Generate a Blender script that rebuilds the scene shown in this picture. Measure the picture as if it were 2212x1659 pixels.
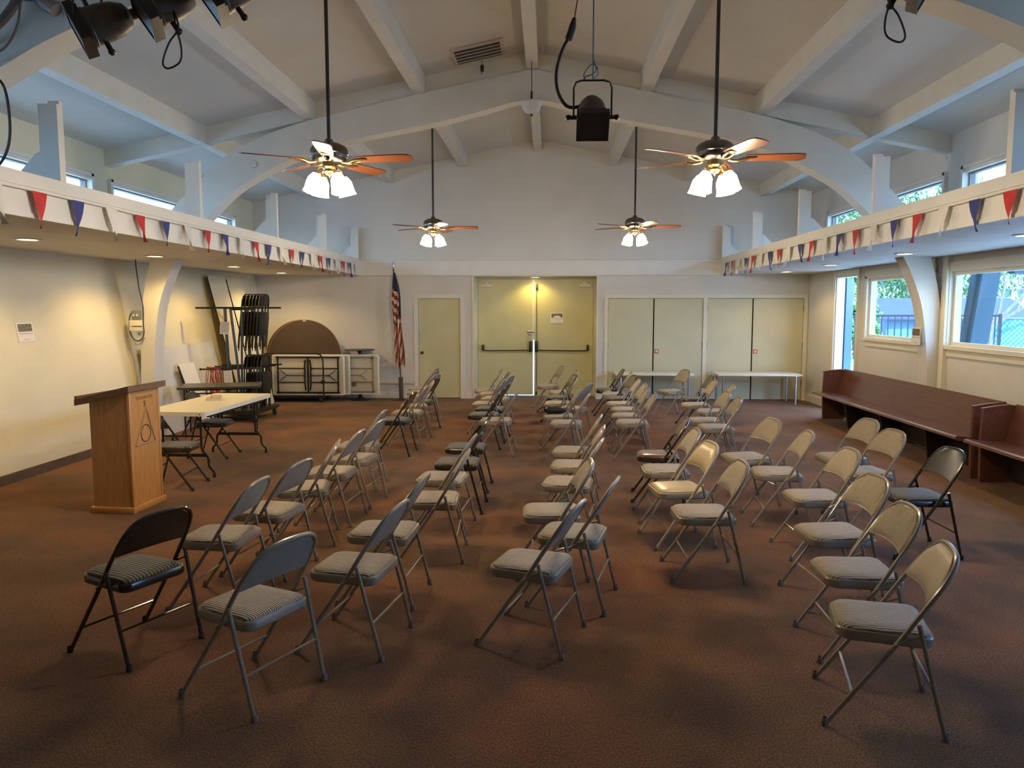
import bpy, bmesh, math, random
from mathutils import Vector, Matrix
R = math.radians
PI = math.pi
random.seed(7)
for o in list(bpy.data.objects):
    bpy.data.objects.remove(o)
scene = bpy.context.scene
COL = scene.collection

# ------------------------------------------------------------------ camera
cam_d = bpy.data.cameras.new('camera')
cam = bpy.data.objects.new('camera', cam_d)
COL.objects.link(cam)
cam_d.sensor_fit = 'HORIZONTAL'
cam_d.sensor_width = 36.0
cam_d.lens = 36.0 * 1662.0 / 2212.0
cam_d.clip_start = 0.05
cam_d.clip_end = 500
cam.location = (0, 0, 1.84)
cam.rotation_euler = (R(90 - 5.653), 0, R(2.674))
scene.camera = cam

# ------------------------------------------------------------------ world, sun, exposure
w = bpy.data.worlds.new('world')
scene.world = w
w.use_nodes = True
nt = w.node_tree
for n in list(nt.nodes):
    nt.nodes.remove(n)
wo = nt.nodes.new('ShaderNodeOutputWorld')
bg = nt.nodes.new('ShaderNodeBackground')
sky = nt.nodes.new('ShaderNodeTexSky')
sky.sky_type = 'NISHITA'
sky.sun_disc = False
sky.sun_elevation = R(48)
sky.sun_rotation = R(180)
sky.air_density = 1.0
sky.dust_density = 1.2
sky.ozone_density = 2.0
# clouds: soft noise whitening of the sky
tc = nt.nodes.new('ShaderNodeTexCoord')
mp = nt.nodes.new('ShaderNodeMapping')
mp.inputs['Scale'].default_value = (1.6, 1.6, 5.0)
nz = nt.nodes.new('ShaderNodeTexNoise')
nz.inputs['Scale'].default_value = 2.2
nz.inputs['Detail'].default_value = 3
nz.inputs['Roughness'].default_value = 0.55
cr = nt.nodes.new('ShaderNodeValToRGB')
cr.color_ramp.elements[0].position = 0.46
cr.color_ramp.elements[1].position = 0.62
mx = nt.nodes.new('ShaderNodeMix')
mx.data_type = 'RGBA'
mx.inputs['B'].default_value = (5.2, 7.2, 9.6, 1)
nt.links.new(tc.outputs['Generated'], mp.inputs['Vector'])
nt.links.new(mp.outputs['Vector'], nz.inputs['Vector'])
nt.links.new(nz.outputs['Fac'], cr.inputs['Fac'])
nt.links.new(cr.outputs['Color'], mx.inputs['Factor'])
nt.links.new(sky.outputs['Color'], mx.inputs['A'])
wb = nt.nodes.new('ShaderNodeMix')          # the photo is balanced for warm lamps, so daylight reads blue
wb.data_type = 'RGBA'
wb.blend_type = 'MULTIPLY'
wb.inputs['Factor'].default_value = 1.0
wb.inputs['B'].default_value = (0.62, 0.86, 1.22, 1)
nt.links.new(mx.outputs['Result'], wb.inputs['A'])
nt.links.new(wb.outputs['Result'], bg.inputs['Color'])
nt.links.new(bg.outputs['Background'], wo.inputs['Surface'])
bg.inputs['Strength'].default_value = 0.72

sun_d = bpy.data.lights.new('sun', 'SUN')
sun = bpy.data.objects.new('sun', sun_d)
COL.objects.link(sun)
sun_d.energy = 6.5
sun_d.color = (0.60, 0.82, 1.0)
sun_d.angle = R(0.6)
sun.rotation_euler = (R(42), 0, R(0))      # from behind the camera, high: never through the side windows

vs = scene.view_settings
vs.view_transform = 'Standard'
vs.look = 'None'
vs.gamma = 1.0
vs.use_curve_mapping = False
vs.exposure = 1.0
cy = scene.cycles
cy.use_denoising = True
cy.max_bounces = 6
cy.diffuse_bounces = 4
cy.glossy_bounces = 2
cy.transmission_bounces = 2
cy.use_adaptive_sampling = True
cy.adaptive_threshold = 0.08
cy.adaptive_min_samples = 16
cy.transparent_max_bounces = 8
cy.caustics_reflective = False
cy.caustics_refractive = False
cy.sample_clamp_indirect = 6.0

FAN_W = 9.3      # watts of each fan bulb
DOWN_W = 42.0     # watts of each soffit downlight
WARM = (1.0, 0.78, 0.50)
AMBER = (1.0, 0.68, 0.27)

# ------------------------------------------------------------------ materials
MATS = {}
def mat(name, col, rough=0.5, metal=0.0, var=0.0, vscale=8.0, bump=0.0, bscale=60.0, spec=None, stretch=None, emis=None, estr=0.0, trans=0.0, coat=0.0):
    m = bpy.data.materials.new(name)
    m.use_nodes = True
    t = m.node_tree
    b = t.nodes['Principled BSDF']
    b.inputs['Base Color'].default_value = (*col, 1)
    b.inputs['Roughness'].default_value = rough
    b.inputs['Metallic'].default_value = metal
    if spec is not None:
        b.inputs['Specular IOR Level'].default_value = spec
    if coat:
        b.inputs['Coat Weight'].default_value = coat
        b.inputs['Coat Roughness'].default_value = 0.15
    if emis is not None:
        b.inputs['Emission Color'].default_value = (*emis, 1)
        b.inputs['Emission Strength'].default_value = estr
    if trans:
        b.inputs['Transmission Weight'].default_value = trans
    vec = None
    if var or bump:
        c = t.nodes.new('ShaderNodeTexCoord')
        vec = c.outputs['Object']
        if stretch:
            mpn = t.nodes.new('ShaderNodeMapping')
            mpn.inputs['Scale'].default_value = stretch
            t.links.new(vec, mpn.inputs['Vector'])
            vec = mpn.outputs['Vector']
    if var:
        n = t.nodes.new('ShaderNodeTexNoise')
        n.inputs['Scale'].default_value = vscale
        n.inputs['Detail'].default_value = 5
        t.links.new(vec, n.inputs['Vector'])
        r = t.nodes.new('ShaderNodeValToRGB')
        r.color_ramp.elements[0].position = 0.3
        r.color_ramp.elements[1].position = 0.7
        r.color_ramp.elements[0].color = tuple(max(0, x * (1 - var)) for x in col) + (1,)
        r.color_ramp.elements[1].color = tuple(min(1, x * (1 + var)) for x in col) + (1,)
        t.links.new(n.outputs['Fac'], r.inputs['Fac'])
        t.links.new(r.outputs['Color'], b.inputs['Base Color'])
    if bump:
        n2 = t.nodes.new('ShaderNodeTexNoise')
        n2.inputs['Scale'].default_value = bscale
        n2.inputs['Detail'].default_value = 4
        t.links.new(vec, n2.inputs['Vector'])
        bm_ = t.nodes.new('ShaderNodeBump')
        bm_.inputs['Strength'].default_value = bump
        bm_.inputs['Distance'].default_value = 0.01
        t.links.new(n2.outputs['Fac'], bm_.inputs['Height'])
        t.links.new(bm_.outputs['Normal'], b.inputs['Normal'])
    MATS[name] = m
    return m

mat('wall_paint', (0.66, 0.635, 0.565), 0.7, var=0.04, vscale=1.5, bump=0.25, bscale=90)
mat('stucco', (0.72, 0.655, 0.46), 0.75, var=0.05, vscale=1.2, bump=0.5, bscale=45)
mat('roof_paint', (0.63, 0.61, 0.555), 0.75, var=0.05, vscale=0.8, bump=0.3, bscale=40)
mat('beam_paint', (0.68, 0.65, 0.56), 0.6, var=0.04, vscale=3, bump=0.12, bscale=30)
mat('soffit_paint', (0.64, 0.62, 0.56), 0.6, var=0.06, vscale=3, bump=0.8, bscale=28)
mat('trim_white', (0.72, 0.69, 0.61), 0.5, var=0.03, vscale=4)
mat('frame_cream', (0.74, 0.70, 0.54), 0.45, var=0.03, vscale=4)
mat('door_cream', (0.60, 0.555, 0.30), 0.45, var=0.05, vscale=2.5)
mat('closet_cream', (0.60, 0.56, 0.36), 0.45, var=0.05, vscale=2.0)
mat('baseboard_brown', (0.10, 0.062, 0.038), 0.7, var=0.2, vscale=6)
mat('gap_dark', (0.02, 0.018, 0.015), 0.8)
mat('chair_frame_grey', (0.26, 0.21, 0.15), 0.38, 0.0, var=0.08, vscale=14, coat=0.25)
mat('chair_panel_grey', (0.27, 0.225, 0.165), 0.42, 0.0, var=0.08, vscale=9, coat=0.2)
mat('chair_frame_dark', (0.022, 0.018, 0.012), 0.22, 0.0, var=0.15, vscale=12, coat=0.6)
mat('chair_frame_tan', (0.42, 0.35, 0.24), 0.35, 0.0, var=0.06, vscale=12, coat=0.3)
mat('vinyl_tan', (0.50, 0.38, 0.20), 0.28, var=0.05, vscale=10, bump=0.05, bscale=120)
mat('vinyl_beige', (0.40, 0.32, 0.21), 0.4, var=0.08, vscale=10, bump=0.05, bscale=120)
mat('vinyl_brown', (0.14, 0.045, 0.018), 0.22, var=0.12, vscale=8, coat=0.5)
mat('rubber_grey', (0.17, 0.15, 0.125), 0.8, var=0.1, vscale=30)
mat('rubber_black', (0.015, 0.014, 0.013), 0.75, var=0.2, vscale=30)
mat('black_metal', (0.018, 0.017, 0.014), 0.35, 0.3, var=0.2, vscale=15)
mat('green_metal', (0.022, 0.026, 0.019), 0.4, 0.3, var=0.2, vscale=8)
mat('steel', (0.45, 0.45, 0.46), 0.32, 0.9, var=0.05, vscale=20)
mat('chrome', (0.75, 0.73, 0.70), 0.12, 1.0)
mat('pewter', (0.20, 0.18, 0.16), 0.25, 0.95, var=0.08, vscale=14)
mat('rod_brown', (0.06, 0.05, 0.043), 0.4, 0.6, var=0.1, vscale=14)
mat('blade_wood', (0.24, 0.075, 0.032), 0.35, var=0.22, vscale=9, stretch=(1.5, 12, 12))
mat('plastic_white', (0.78, 0.75, 0.66), 0.4, var=0.02, vscale=5)
mat('plastic_speckle', (0.60, 0.57, 0.46), 0.55, var=0.06, vscale=5)
mat('table_top', (0.80, 0.74, 0.56), 0.38, var=0.02, vscale=3)
mat('table_white', (0.78, 0.76, 0.66), 0.4, var=0.02, vscale=3)
mat('table_black', (0.045, 0.042, 0.032), 0.35, var=0.1, vscale=6)
mat('brown_laminate', (0.075, 0.048, 0.03), 0.5, var=0.1, vscale=5)
mat('laminate_edge', (0.52, 0.30, 0.12), 0.5, var=0.1, vscale=8)
mat('oak', (0.56, 0.26, 0.07), 0.42, var=0.16, vscale=7, stretch=(6, 6, 0.7), bump=0.05, bscale=50)
mat('oak_dark', (0.20, 0.10, 0.045), 0.42, var=0.2, vscale=7, stretch=(1, 6, 6))
mat('oak_carve', (0.46, 0.24, 0.085), 0.5, var=0.1, vscale=9)
mat('oak_groove', (0.13, 0.06, 0.02), 0.6, var=0.1, vscale=9)
mat('pew_wood', (0.135, 0.052, 0.033), 0.30, var=0.2, vscale=5, stretch=(6, 0.7, 6), coat=0.3)
mat('pew_dark', (0.02, 0.013, 0.012), 0.5, var=0.2, vscale=5)
mat('red_cloth', (0.52, 0.022, 0.022), 0.75, var=0.1, vscale=10)
mat('blue_cloth', (0.03, 0.04, 0.19), 0.75, var=0.1, vscale=10)
mat('white_cloth', (0.72, 0.68, 0.60), 0.75, var=0.05, vscale=10)
mat('flag_red', (0.30, 0.03, 0.025), 0.7, var=0.15, vscale=12)
mat('flag_white', (0.62, 0.52, 0.36), 0.7, var=0.1, vscale=12)
mat('flag_blue', (0.035, 0.035, 0.06), 0.7, var=0.15, vscale=12)
mat('paper', (0.78, 0.74, 0.66), 0.7, var=0.02, vscale=20)
mat('print_photo', (0.17, 0.14, 0.10), 0.6, var=0.75, vscale=22, stretch=(1, 1, 2.5))
mat('print_grey', (0.42, 0.37, 0.30), 0.6, var=0.1, vscale=40)
mat('book_cover', (0.62, 0.43, 0.28), 0.5, var=0.08, vscale=12)
mat('book_page', (0.72, 0.64, 0.48), 0.7, var=0.05, vscale=60, stretch=(1, 1, 20))
mat('red_cord', (0.42, 0.055, 0.02), 0.55, var=0.1, vscale=20)
mat('cord_black', (0.02, 0.017, 0.014), 0.6, var=0.1, vscale=30)
mat('cord_grey', (0.10, 0.085, 0.07), 0.6, var=0.1, vscale=20)
mat('conduit_grey', (0.22, 0.19, 0.165), 0.5, 0.3, var=0.1, vscale=12)
mat('box_grey', (0.20, 0.20, 0.19), 0.5, var=0.1, vscale=20)
mat('par_body', (0.04, 0.034, 0.026), 0.38, 0.35, var=0.25, vscale=14)
mat('par_dull', (0.075, 0.062, 0.046), 0.5, 0.3, var=0.3, vscale=16)
mat('label_red', (0.42, 0.06, 0.03), 0.5, var=0.1, vscale=30)
mat('brass', (0.34, 0.24, 0.10), 0.3, 0.9, var=0.08, vscale=12)
mat('bronze_knob', (0.10, 0.075, 0.045), 0.35, 0.8, var=0.1, vscale=12)
mat('grille_dark', (0.07, 0.06, 0.05), 0.7, var=0.1, vscale=20)
mat('grille_paint', (0.50, 0.46, 0.39), 0.5, var=0.05, vscale=20)
mat('lamp_glass', (0.9, 0.85, 0.75), 0.4, emis=(1.0, 0.82, 0.55), estr=16.0)
mat('lamp_bulb', (1, 1, 1), 0.4, emis=(1.0, 0.86, 0.62), estr=45.0)
mat('down_lens', (0.9, 0.85, 0.7), 0.4, emis=(1.0, 0.82, 0.50), estr=9.0)
mat('bowl_glass', (0.62, 0.60, 0.60), 0.35, var=0.08, vscale=9)
mat('teal_paint', (0.02, 0.065, 0.085), 0.5, var=0.06, vscale=4)
mat('siding_blue', (0.25, 0.42, 0.52), 0.6, var=0.05, vscale=4)
mat('picket_white', (0.85, 0.85, 0.85), 0.6, var=0.02, vscale=5)
mat('iron_black', (0.01, 0.012, 0.02), 0.5, 0.2, var=0.1, vscale=9)
mat('shed_wall', (0.08, 0.17, 0.24), 0.7, var=0.06, vscale=3)
mat('shed_roof', (0.05, 0.06, 0.10), 0.8, var=0.15, vscale=5)
mat('house_white', (0.86, 0.86, 0.85), 0.8, var=0.03, vscale=1)
mat('house_roof', (0.30, 0.36, 0.42), 0.8, var=0.1, vscale=2)
mat('house_glass', (0.10, 0.16, 0.20), 0.2, var=0.2, vscale=2)
mat('windscreen', (0.07, 0.28, 0.29), 0.8, var=0.08, vscale=2)
mat('screen_letter', (0.05, 0.22, 0.27), 0.8, var=0.08, vscale=6)
mat('wire_grey', (0.16, 0.24, 0.28), 0.5, 0.4, var=0.1, vscale=9)
mat('bark', (0.16, 0.14, 0.13), 0.9, var=0.25, vscale=12)
mat('leaf_green', (0.075, 0.20, 0.06), 0.7, var=0.5, vscale=1.3)
mat('leaf_light', (0.14, 0.28, 0.085), 0.7, var=0.45, vscale=1.3)
mat('yard', (0.50, 0.49, 0.46), 0.9, var=0.2, vscale=0.6)
mat('asphalt_roof', (0.12, 0.12, 0.12), 0.9, var=0.2, vscale=5)
mat('bag_black', (0.012, 0.011, 0.011), 0.35, var=0.3, vscale=12, bump=0.3, bscale=18)

def glass_mat():
    m = bpy.data.materials.new('window_glass')
    m.use_nodes = True
    t = m.node_tree
    t.nodes.clear()
    o = t.nodes.new('ShaderNodeOutputMaterial')
    tr = t.nodes.new('ShaderNodeBsdfTransparent')
    tr.inputs['Color'].default_value = (0.90, 0.95, 0.97, 1)
    gl = t.nodes.new('ShaderNodeBsdfGlossy')
    gl.inputs['Roughness'].default_value = 0.03
    lw = t.nodes.new('ShaderNodeLayerWeight')
    lw.inputs['Blend'].default_value = 0.5
    pw = t.nodes.new('ShaderNodeMath'); pw.operation = 'POWER'; pw.inputs[1].default_value = 4.0
    t.links.new(lw.outputs['Facing'], pw.inputs[0])
    fr = t.nodes.new('ShaderNodeMath'); fr.operation = 'MULTIPLY_ADD'; fr.inputs[1].default_value = 0.35; fr.inputs[2].default_value = 0.03
    t.links.new(pw.outputs[0], fr.inputs[0])
    ms = t.nodes.new('ShaderNodeMixShader')
    t.links.new(fr.outputs[0], ms.inputs[0])
    t.links.new(tr.outputs[0], ms.inputs[1])
    t.links.new(gl.outputs[0], ms.inputs[2])
    t.links.new(ms.outputs[0], o.inputs['Surface'])
    MATS['window_glass'] = m
glass_mat()

def carpet_mat():
    m = bpy.data.materials.new('carpet')
    m.use_nodes = True
    t = m.node_tree
    b = t.nodes['Principled BSDF']
    b.inputs['Roughness'].default_value = 0.95
    b.inputs['Specular IOR Level'].default_value = 0.1
    b.inputs['Sheen Weight'].default_value = 0.15
    b.inputs['Sheen Roughness'].default_value = 0.5
    c = t.nodes.new('ShaderNodeTexCoord')
    f = t.nodes.new('ShaderNodeTexNoise'); f.inputs['Scale'].default_value = 105; f.inputs['Detail'].default_value = 3; f.inputs['Roughness'].default_value = 0.7
    g = t.nodes.new('ShaderNodeTexNoise'); g.inputs['Scale'].default_value = 1.1; g.inputs['Detail'].default_value = 5; g.inputs['Roughness'].default_value = 0.6
    h = t.nodes.new('ShaderNodeTexNoise'); h.inputs['Scale'].default_value = 0.55; h.inputs['Detail'].default_value = 2
    for n in (f, g, h):
        t.links.new(c.outputs['Object'], n.inputs['Vector'])
    r1 = t.nodes.new('ShaderNodeValToRGB')
    e = r1.color_ramp.elements
    e[0].position = 0.34; e[0].color = (0.070, 0.033, 0.0105, 1)
    e[1].position = 0.68; e[1].color = (0.37, 0.20, 0.072, 1)
    mid = e.new(0.5); mid.color = (0.185, 0.090, 0.029, 1)
    t.links.new(f.outputs['Fac'], r1.inputs['Fac'])
    r2 = t.nodes.new('ShaderNodeValToRGB')
    e = r2.color_ramp.elements
    e[0].position = 0.36; e[0].color = (0.62, 0.60, 0.60, 1)
    e[1].position = 0.60; e[1].color = (1.08, 1.0, 0.97, 1)
    t.links.new(g.outputs['Fac'], r2.inputs['Fac'])
    m1 = t.nodes.new('ShaderNodeMix'); m1.data_type = 'RGBA'; m1.blend_type = 'MULTIPLY'; m1.inputs['Factor'].default_value = 1
    t.links.new(r1.outputs['Color'], m1.inputs['A'])
    t.links.new(r2.outputs['Color'], m1.inputs['B'])
    r3 = t.nodes.new('ShaderNodeValToRGB')
    e = r3.color_ramp.elements
    e[0].position = 0.42; e[0].color = (1, 1, 1, 1)
    e[1].position = 0.66; e[1].color = (1.12, 0.88, 0.78, 1)
    t.links.new(h.outputs['Fac'], r3.inputs['Fac'])
    m2 = t.nodes.new('ShaderNodeMix'); m2.data_type = 'RGBA'; m2.blend_type = 'MULTIPLY'; m2.inputs['Factor'].default_value = 1
    t.links.new(m1.outputs['Result'], m2.inputs['A'])
    t.links.new(r3.outputs['Color'], m2.inputs['B'])
    t.links.new(m2.outputs['Result'], b.inputs['Base Color'])
    bp = t.nodes.new('ShaderNodeBump'); bp.inputs['Strength'].default_value = 0.9; bp.inputs['Distance'].default_value = 0.012
    t.links.new(f.outputs['Fac'], bp.inputs['Height'])
    t.links.new(bp.outputs['Normal'], b.inputs['Normal'])
    MATS['carpet'] = m
carpet_mat()

def stripe_mat(name, lo, hi, period, contrast_pos=(0.25, 0.75)):
    """ribbed upholstery: ribs run front to back, wobbling a little"""
    m = bpy.data.materials.new(name)
    m.use_nodes = True
    t = m.node_tree
    b = t.nodes['Principled BSDF']
    b.inputs['Roughness'].default_value = 0.9
    b.inputs['Sheen Weight'].default_value = 0.2
    c = t.nodes.new('ShaderNodeTexCoord')
    n = t.nodes.new('ShaderNodeTexNoise'); n.inputs['Scale'].default_value = 9; n.inputs['Detail'].default_value = 2
    t.links.new(c.outputs['Object'], n.inputs['Vector'])
    sep = t.nodes.new('ShaderNodeSeparateXYZ')
    t.links.new(c.outputs['Object'], sep.inputs[0])
    a1 = t.nodes.new('ShaderNodeMath'); a1.operation = 'MULTIPLY_ADD'
    a1.inputs[1].default_value = 0.011
    t.links.new(n.outputs['Fac'], a1.inputs[0])
    t.links.new(sep.outputs['Y'], a1.inputs[2])
    a2 = t.nodes.new('ShaderNodeMath'); a2.operation = 'MULTIPLY'; a2.inputs[1].default_value = 2 * PI / period
    t.links.new(a1.outputs[0], a2.inputs[0])
    a3 = t.nodes.new('ShaderNodeMath'); a3.operation = 'SINE'
    t.links.new(a2.outputs[0], a3.inputs[0])
    a4 = t.nodes.new('ShaderNodeMath'); a4.operation = 'MULTIPLY_ADD'; a4.inputs[1].default_value = 0.5; a4.inputs[2].default_value = 0.5
    t.links.new(a3.outputs[0], a4.inputs[0])
    n2 = t.nodes.new('ShaderNodeTexNoise'); n2.inputs['Scale'].default_value = 70; n2.inputs['Detail'].default_value = 3
    mp_ = t.nodes.new('ShaderNodeMapping'); mp_.inputs['Scale'].default_value = (0.35, 2.2, 1)
    t.links.new(c.outputs['Object'], mp_.inputs['Vector'])
    t.links.new(mp_.outputs['Vector'], n2.inputs['Vector'])
    ad = t.nodes.new('ShaderNodeMath'); ad.operation = 'MULTIPLY_ADD'; ad.inputs[1].default_value = 0.9
    t.links.new(n2.outputs['Fac'], ad.inputs[0])
    a5 = t.nodes.new('ShaderNodeMath'); a5.operation = 'ADD'; a5.inputs[1].default_value = -0.45
    t.links.new(a4.outputs[0], a5.inputs[0])
    t.links.new(a5.outputs[0], ad.inputs[2])
    r = t.nodes.new('ShaderNodeValToRGB')
    r.color_ramp.elements[0].position = contrast_pos[0]; r.color_ramp.elements[0].color = (*lo, 1)
    r.color_ramp.elements[1].position = contrast_pos[1]; r.color_ramp.elements[1].color = (*hi, 1)
    t.links.new(ad.outputs[0], r.inputs['Fac'])
    t.links.new(r.outputs['Color'], b.inputs['Base Color'])
    bp = t.nodes.new('ShaderNodeBump'); bp.inputs['Strength'].default_value = 0.6; bp.inputs['Distance'].default_value = 0.004
    t.links.new(a4.outputs[0], bp.inputs['Height'])
    t.links.new(bp.outputs['Normal'], b.inputs['Normal'])
    MATS[name] = m
stripe_mat('fabric_beige', (0.13, 0.095, 0.055), (0.54, 0.45, 0.325), 0.0125, (0.0, 0.75))
stripe_mat('fabric_dark', (0.035, 0.032, 0.024), (0.20, 0.165, 0.10), 0.021, (0.15, 0.85))

# ------------------------------------------------------------------ mesh builder
class MB:
    def __init__(s):
        s.v = []; s.f = []; s.mi = []
    def add(s, verts, faces, mi=0):
        k = len(s.v)
        s.v += [tuple(p) for p in verts]
        s.f += [tuple(i + k for i in f) for f in faces]
        s.mi += [mi] * len(faces)
        return s
    def box(s, x0, x1, y0, y1, z0, z1, mi=0):
        return s.add([(x0, y0, z0), (x1, y0, z0), (x1, y1, z0), (x0, y1, z0), (x0, y0, z1), (x1, y0, z1), (x1, y1, z1), (x0, y1, z1)],
                     [(0, 3, 2, 1), (4, 5, 6, 7), (0, 1, 5, 4), (1, 2, 6, 5), (2, 3, 7, 6), (3, 0, 4, 7)], mi)
    def rbox(s, x0, x1, y0, y1, z0, z1, r=0.01, seg=2, mi=0):
        bm = bmesh.new()
        bmesh.ops.create_cube(bm, size=1.0)
        bmesh.ops.scale(bm, vec=(x1 - x0, y1 - y0, z1 - z0), verts=bm.verts)
        bmesh.ops.translate(bm, vec=((x0 + x1) / 2, (y0 + y1) / 2, (z0 + z1) / 2), verts=bm.verts)
        bmesh.ops.bevel(bm, geom=list(bm.edges), offset=r, segments=seg, affect='EDGES', profile=0.5)
        bm.verts.index_update()
        s.add([v.co[:] for v in bm.verts], [[v.index for v in f.verts] for f in bm.faces], mi)
        bm.free()
        return s
    def prism(s, poly, a0, a1, axis='y', mi=0):
        """extrude polygon. axis y: poly=(x,z); axis x: poly=(y,z); axis z: poly=(x,y)"""
        n = len(poly)
        def P(p, a):
            return (p[0], a, p[1]) if axis == 'y' else ((a, p[0], p[1]) if axis == 'x' else (p[0], p[1], a))
        V = [P(p, a0) for p in poly] + [P(p, a1) for p in poly]
        F = [tuple(range(n)), tuple(range(2 * n - 1, n - 1, -1))]
        F += [(i, i + n, (i + 1) % n + n, (i + 1) % n) for i in range(n)]
        return s.add(V, F, mi)
    def strip(s, A, B, a0, a1, axis='y', mi=0):
        """solid band between two matching polylines A,B (2-D), extruded along axis: quads only"""
        n = len(A)
        def P(p, a):
            return (p[0], a, p[1]) if axis == 'y' else ((a, p[0], p[1]) if axis == 'x' else (p[0], p[1], a))
        V = [P(p, a0) for p in A] + [P(p, a0) for p in B] + [P(p, a1) for p in A] + [P(p, a1) for p in B]
        F = []
        for i in range(n - 1):
            F += [(i, i + 1, n + i + 1, n + i), (2 * n + i + 1, 2 * n + i, 3 * n + i, 3 * n + i + 1),
                  (i + 1, i, 2 * n + i, 2 * n + i + 1), (n + i, n + i + 1, 3 * n + i + 1, 3 * n + i)]
        F += [(0, n, 3 * n, 2 * n), (2 * n - 1, n - 1, 3 * n - 1, 4 * n - 1)]
        return s.add(V, F, mi)
    def tube(s, pts, r, n=8, closed=False, mi=0, cap=True):
        P = [Vector(p) for p in pts]
        m = len(P)
        rr = r if isinstance(r, (list, tuple)) else [r] * m
        T = []
        for i in range(m):
            a = P[i - 1] if (i > 0 or closed) else P[i]
            b = P[(i + 1) % m] if (i < m - 1 or closed) else P[i]
            d = (b - a)
            T.append(d.normalized() if d.length > 1e-9 else Vector((0, 0, 1)))
        ref = Vector((0, 0, 1)) if abs(T[0].z) < 0.9 else Vector((1, 0, 0))
        N = (ref - T[0] * ref.dot(T[0])).normalized()
        V = []
        for i in range(m):
            if i:
                N = (N - T[i] * N.dot(T[i]))
                N = N.normalized() if N.length > 1e-6 else Vector((1, 0, 0))
            Bn = T[i].cross(N)
            k = 1.0
            if 0 < i < m - 1:
                a = (P[i] - P[i - 1]).normalized(); b = (P[i + 1] - P[i]).normalized()
                k = 1.0 / max(0.5, math.cos(a.angle(b, 0) / 2))
            for j in range(n):
                an = 2 * PI * j / n
                V.append(P[i] + (N * math.cos(an) + Bn * math.sin(an)) * rr[i] * k)
        F = []
        rng = m if closed else m - 1
        for i in range(rng):
            i2 = (i + 1) % m
            for j in range(n):
                F.append((i * n + j, i * n + (j + 1) % n, i2 * n + (j + 1) % n, i2 * n + j))
        if cap and not closed:
            F.append(tuple(range(n - 1, -1, -1)))
            F.append(tuple((m - 1) * n + j for j in range(n)))
        return s.add(V, F, mi)
    def cyl(s, c, r, h, n=20, axis='z', mi=0):
        c = Vector(c)
        d = {'z': Vector((0, 0, 1)), 'x': Vector((1, 0, 0)), 'y': Vector((0, 1, 0))}[axis]
        return s.tube([c, c + d * h], r, n, mi=mi)
    def lathe(s, prof, c=(0, 0, 0), n=24, M=None, mi=0, wav=0, wavn=0):
        V = []; F = []
        k = len(prof)
        for i, (r, z) in enumerate(prof):
            for j in range(n):
                a = 2 * PI * j / n
                rr = r
                if wav and i >= k - 2:
                    rr = r * (1 + wav * math.cos(wavn * a))
                p = Vector((rr * math.cos(a), rr * math.sin(a), z))
                if M: p = M @ p
                V.append(p + Vector(c))
        for i in range(k - 1):
            for j in range(n):
                F.append((i * n + j, i * n + (j + 1) % n, (i + 1) * n + (j + 1) % n, (i + 1) * n + j))
        return s.add(V, F, mi)
    def sphere(s, c, r, n=12, mi=0, sz=1.0):
        pr = [(max(1e-4, r * math.sin(PI * i / (n // 2))), -r * sz * math.cos(PI * i / (n // 2))) for i in range(n // 2 + 1)]
        return s.lathe(pr, c, n, mi=mi)
    def grid(s, P, mi=0, flip=False):
        """P[i][j] points"""
        a = len(P); b = len(P[0])
        V = [p for row in P for p in row]
        F = []
        for i in range(a - 1):
            for j in range(b - 1):
                q = (i * b + j, i * b + j + 1, (i + 1) * b + j + 1, (i + 1) * b + j)
                F.append(q[::-1] if flip else q)
        return s.add(V, F, mi)
    def xf(s, M):
        s.v = [tuple(M @ Vector(p)) for p in s.v]
        return s
    def mesh(s, name, mats, smooth=True, angle=35):
        me = bpy.data.meshes.new(name)
        me.from_pydata(s.v, [], s.f)
        me.update()
        if not isinstance(mats, (list, tuple)):
            mats = [mats]
        for m in mats:
            me.materials.append(MATS[m] if isinstance(m, str) else m)
        if len(mats) > 1:
            me.polygons.foreach_set('material_index', s.mi)
        bm = bmesh.new(); bm.from_mesh(me)
        bmesh.ops.recalc_face_normals(bm, faces=bm.faces)
        bm.to_mesh(me); bm.free()
        if smooth:
            me.polygons.foreach_set('use_smooth', [True] * len(me.polygons))
            me.set_sharp_from_angle(angle=R(angle))
        return me

def catmull(pts, sub=5):
    P = [Vector(p) for p in pts]
    out = []
    for i in range(len(P) - 1):
        p0 = P[max(i - 1, 0)]; p1 = P[i]; p2 = P[i + 1]; p3 = P[min(i + 2, len(P) - 1)]
        for k in range(sub):
            t = k / sub
            out.append(0.5 * ((2 * p1) + (p2 - p0) * t + (2 * p0 - 5 * p1 + 4 * p2 - p3) * t * t + (3 * p1 - p0 - 3 * p2 + p3) * t ** 3))
    out.append(P[-1])
    return out

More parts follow.
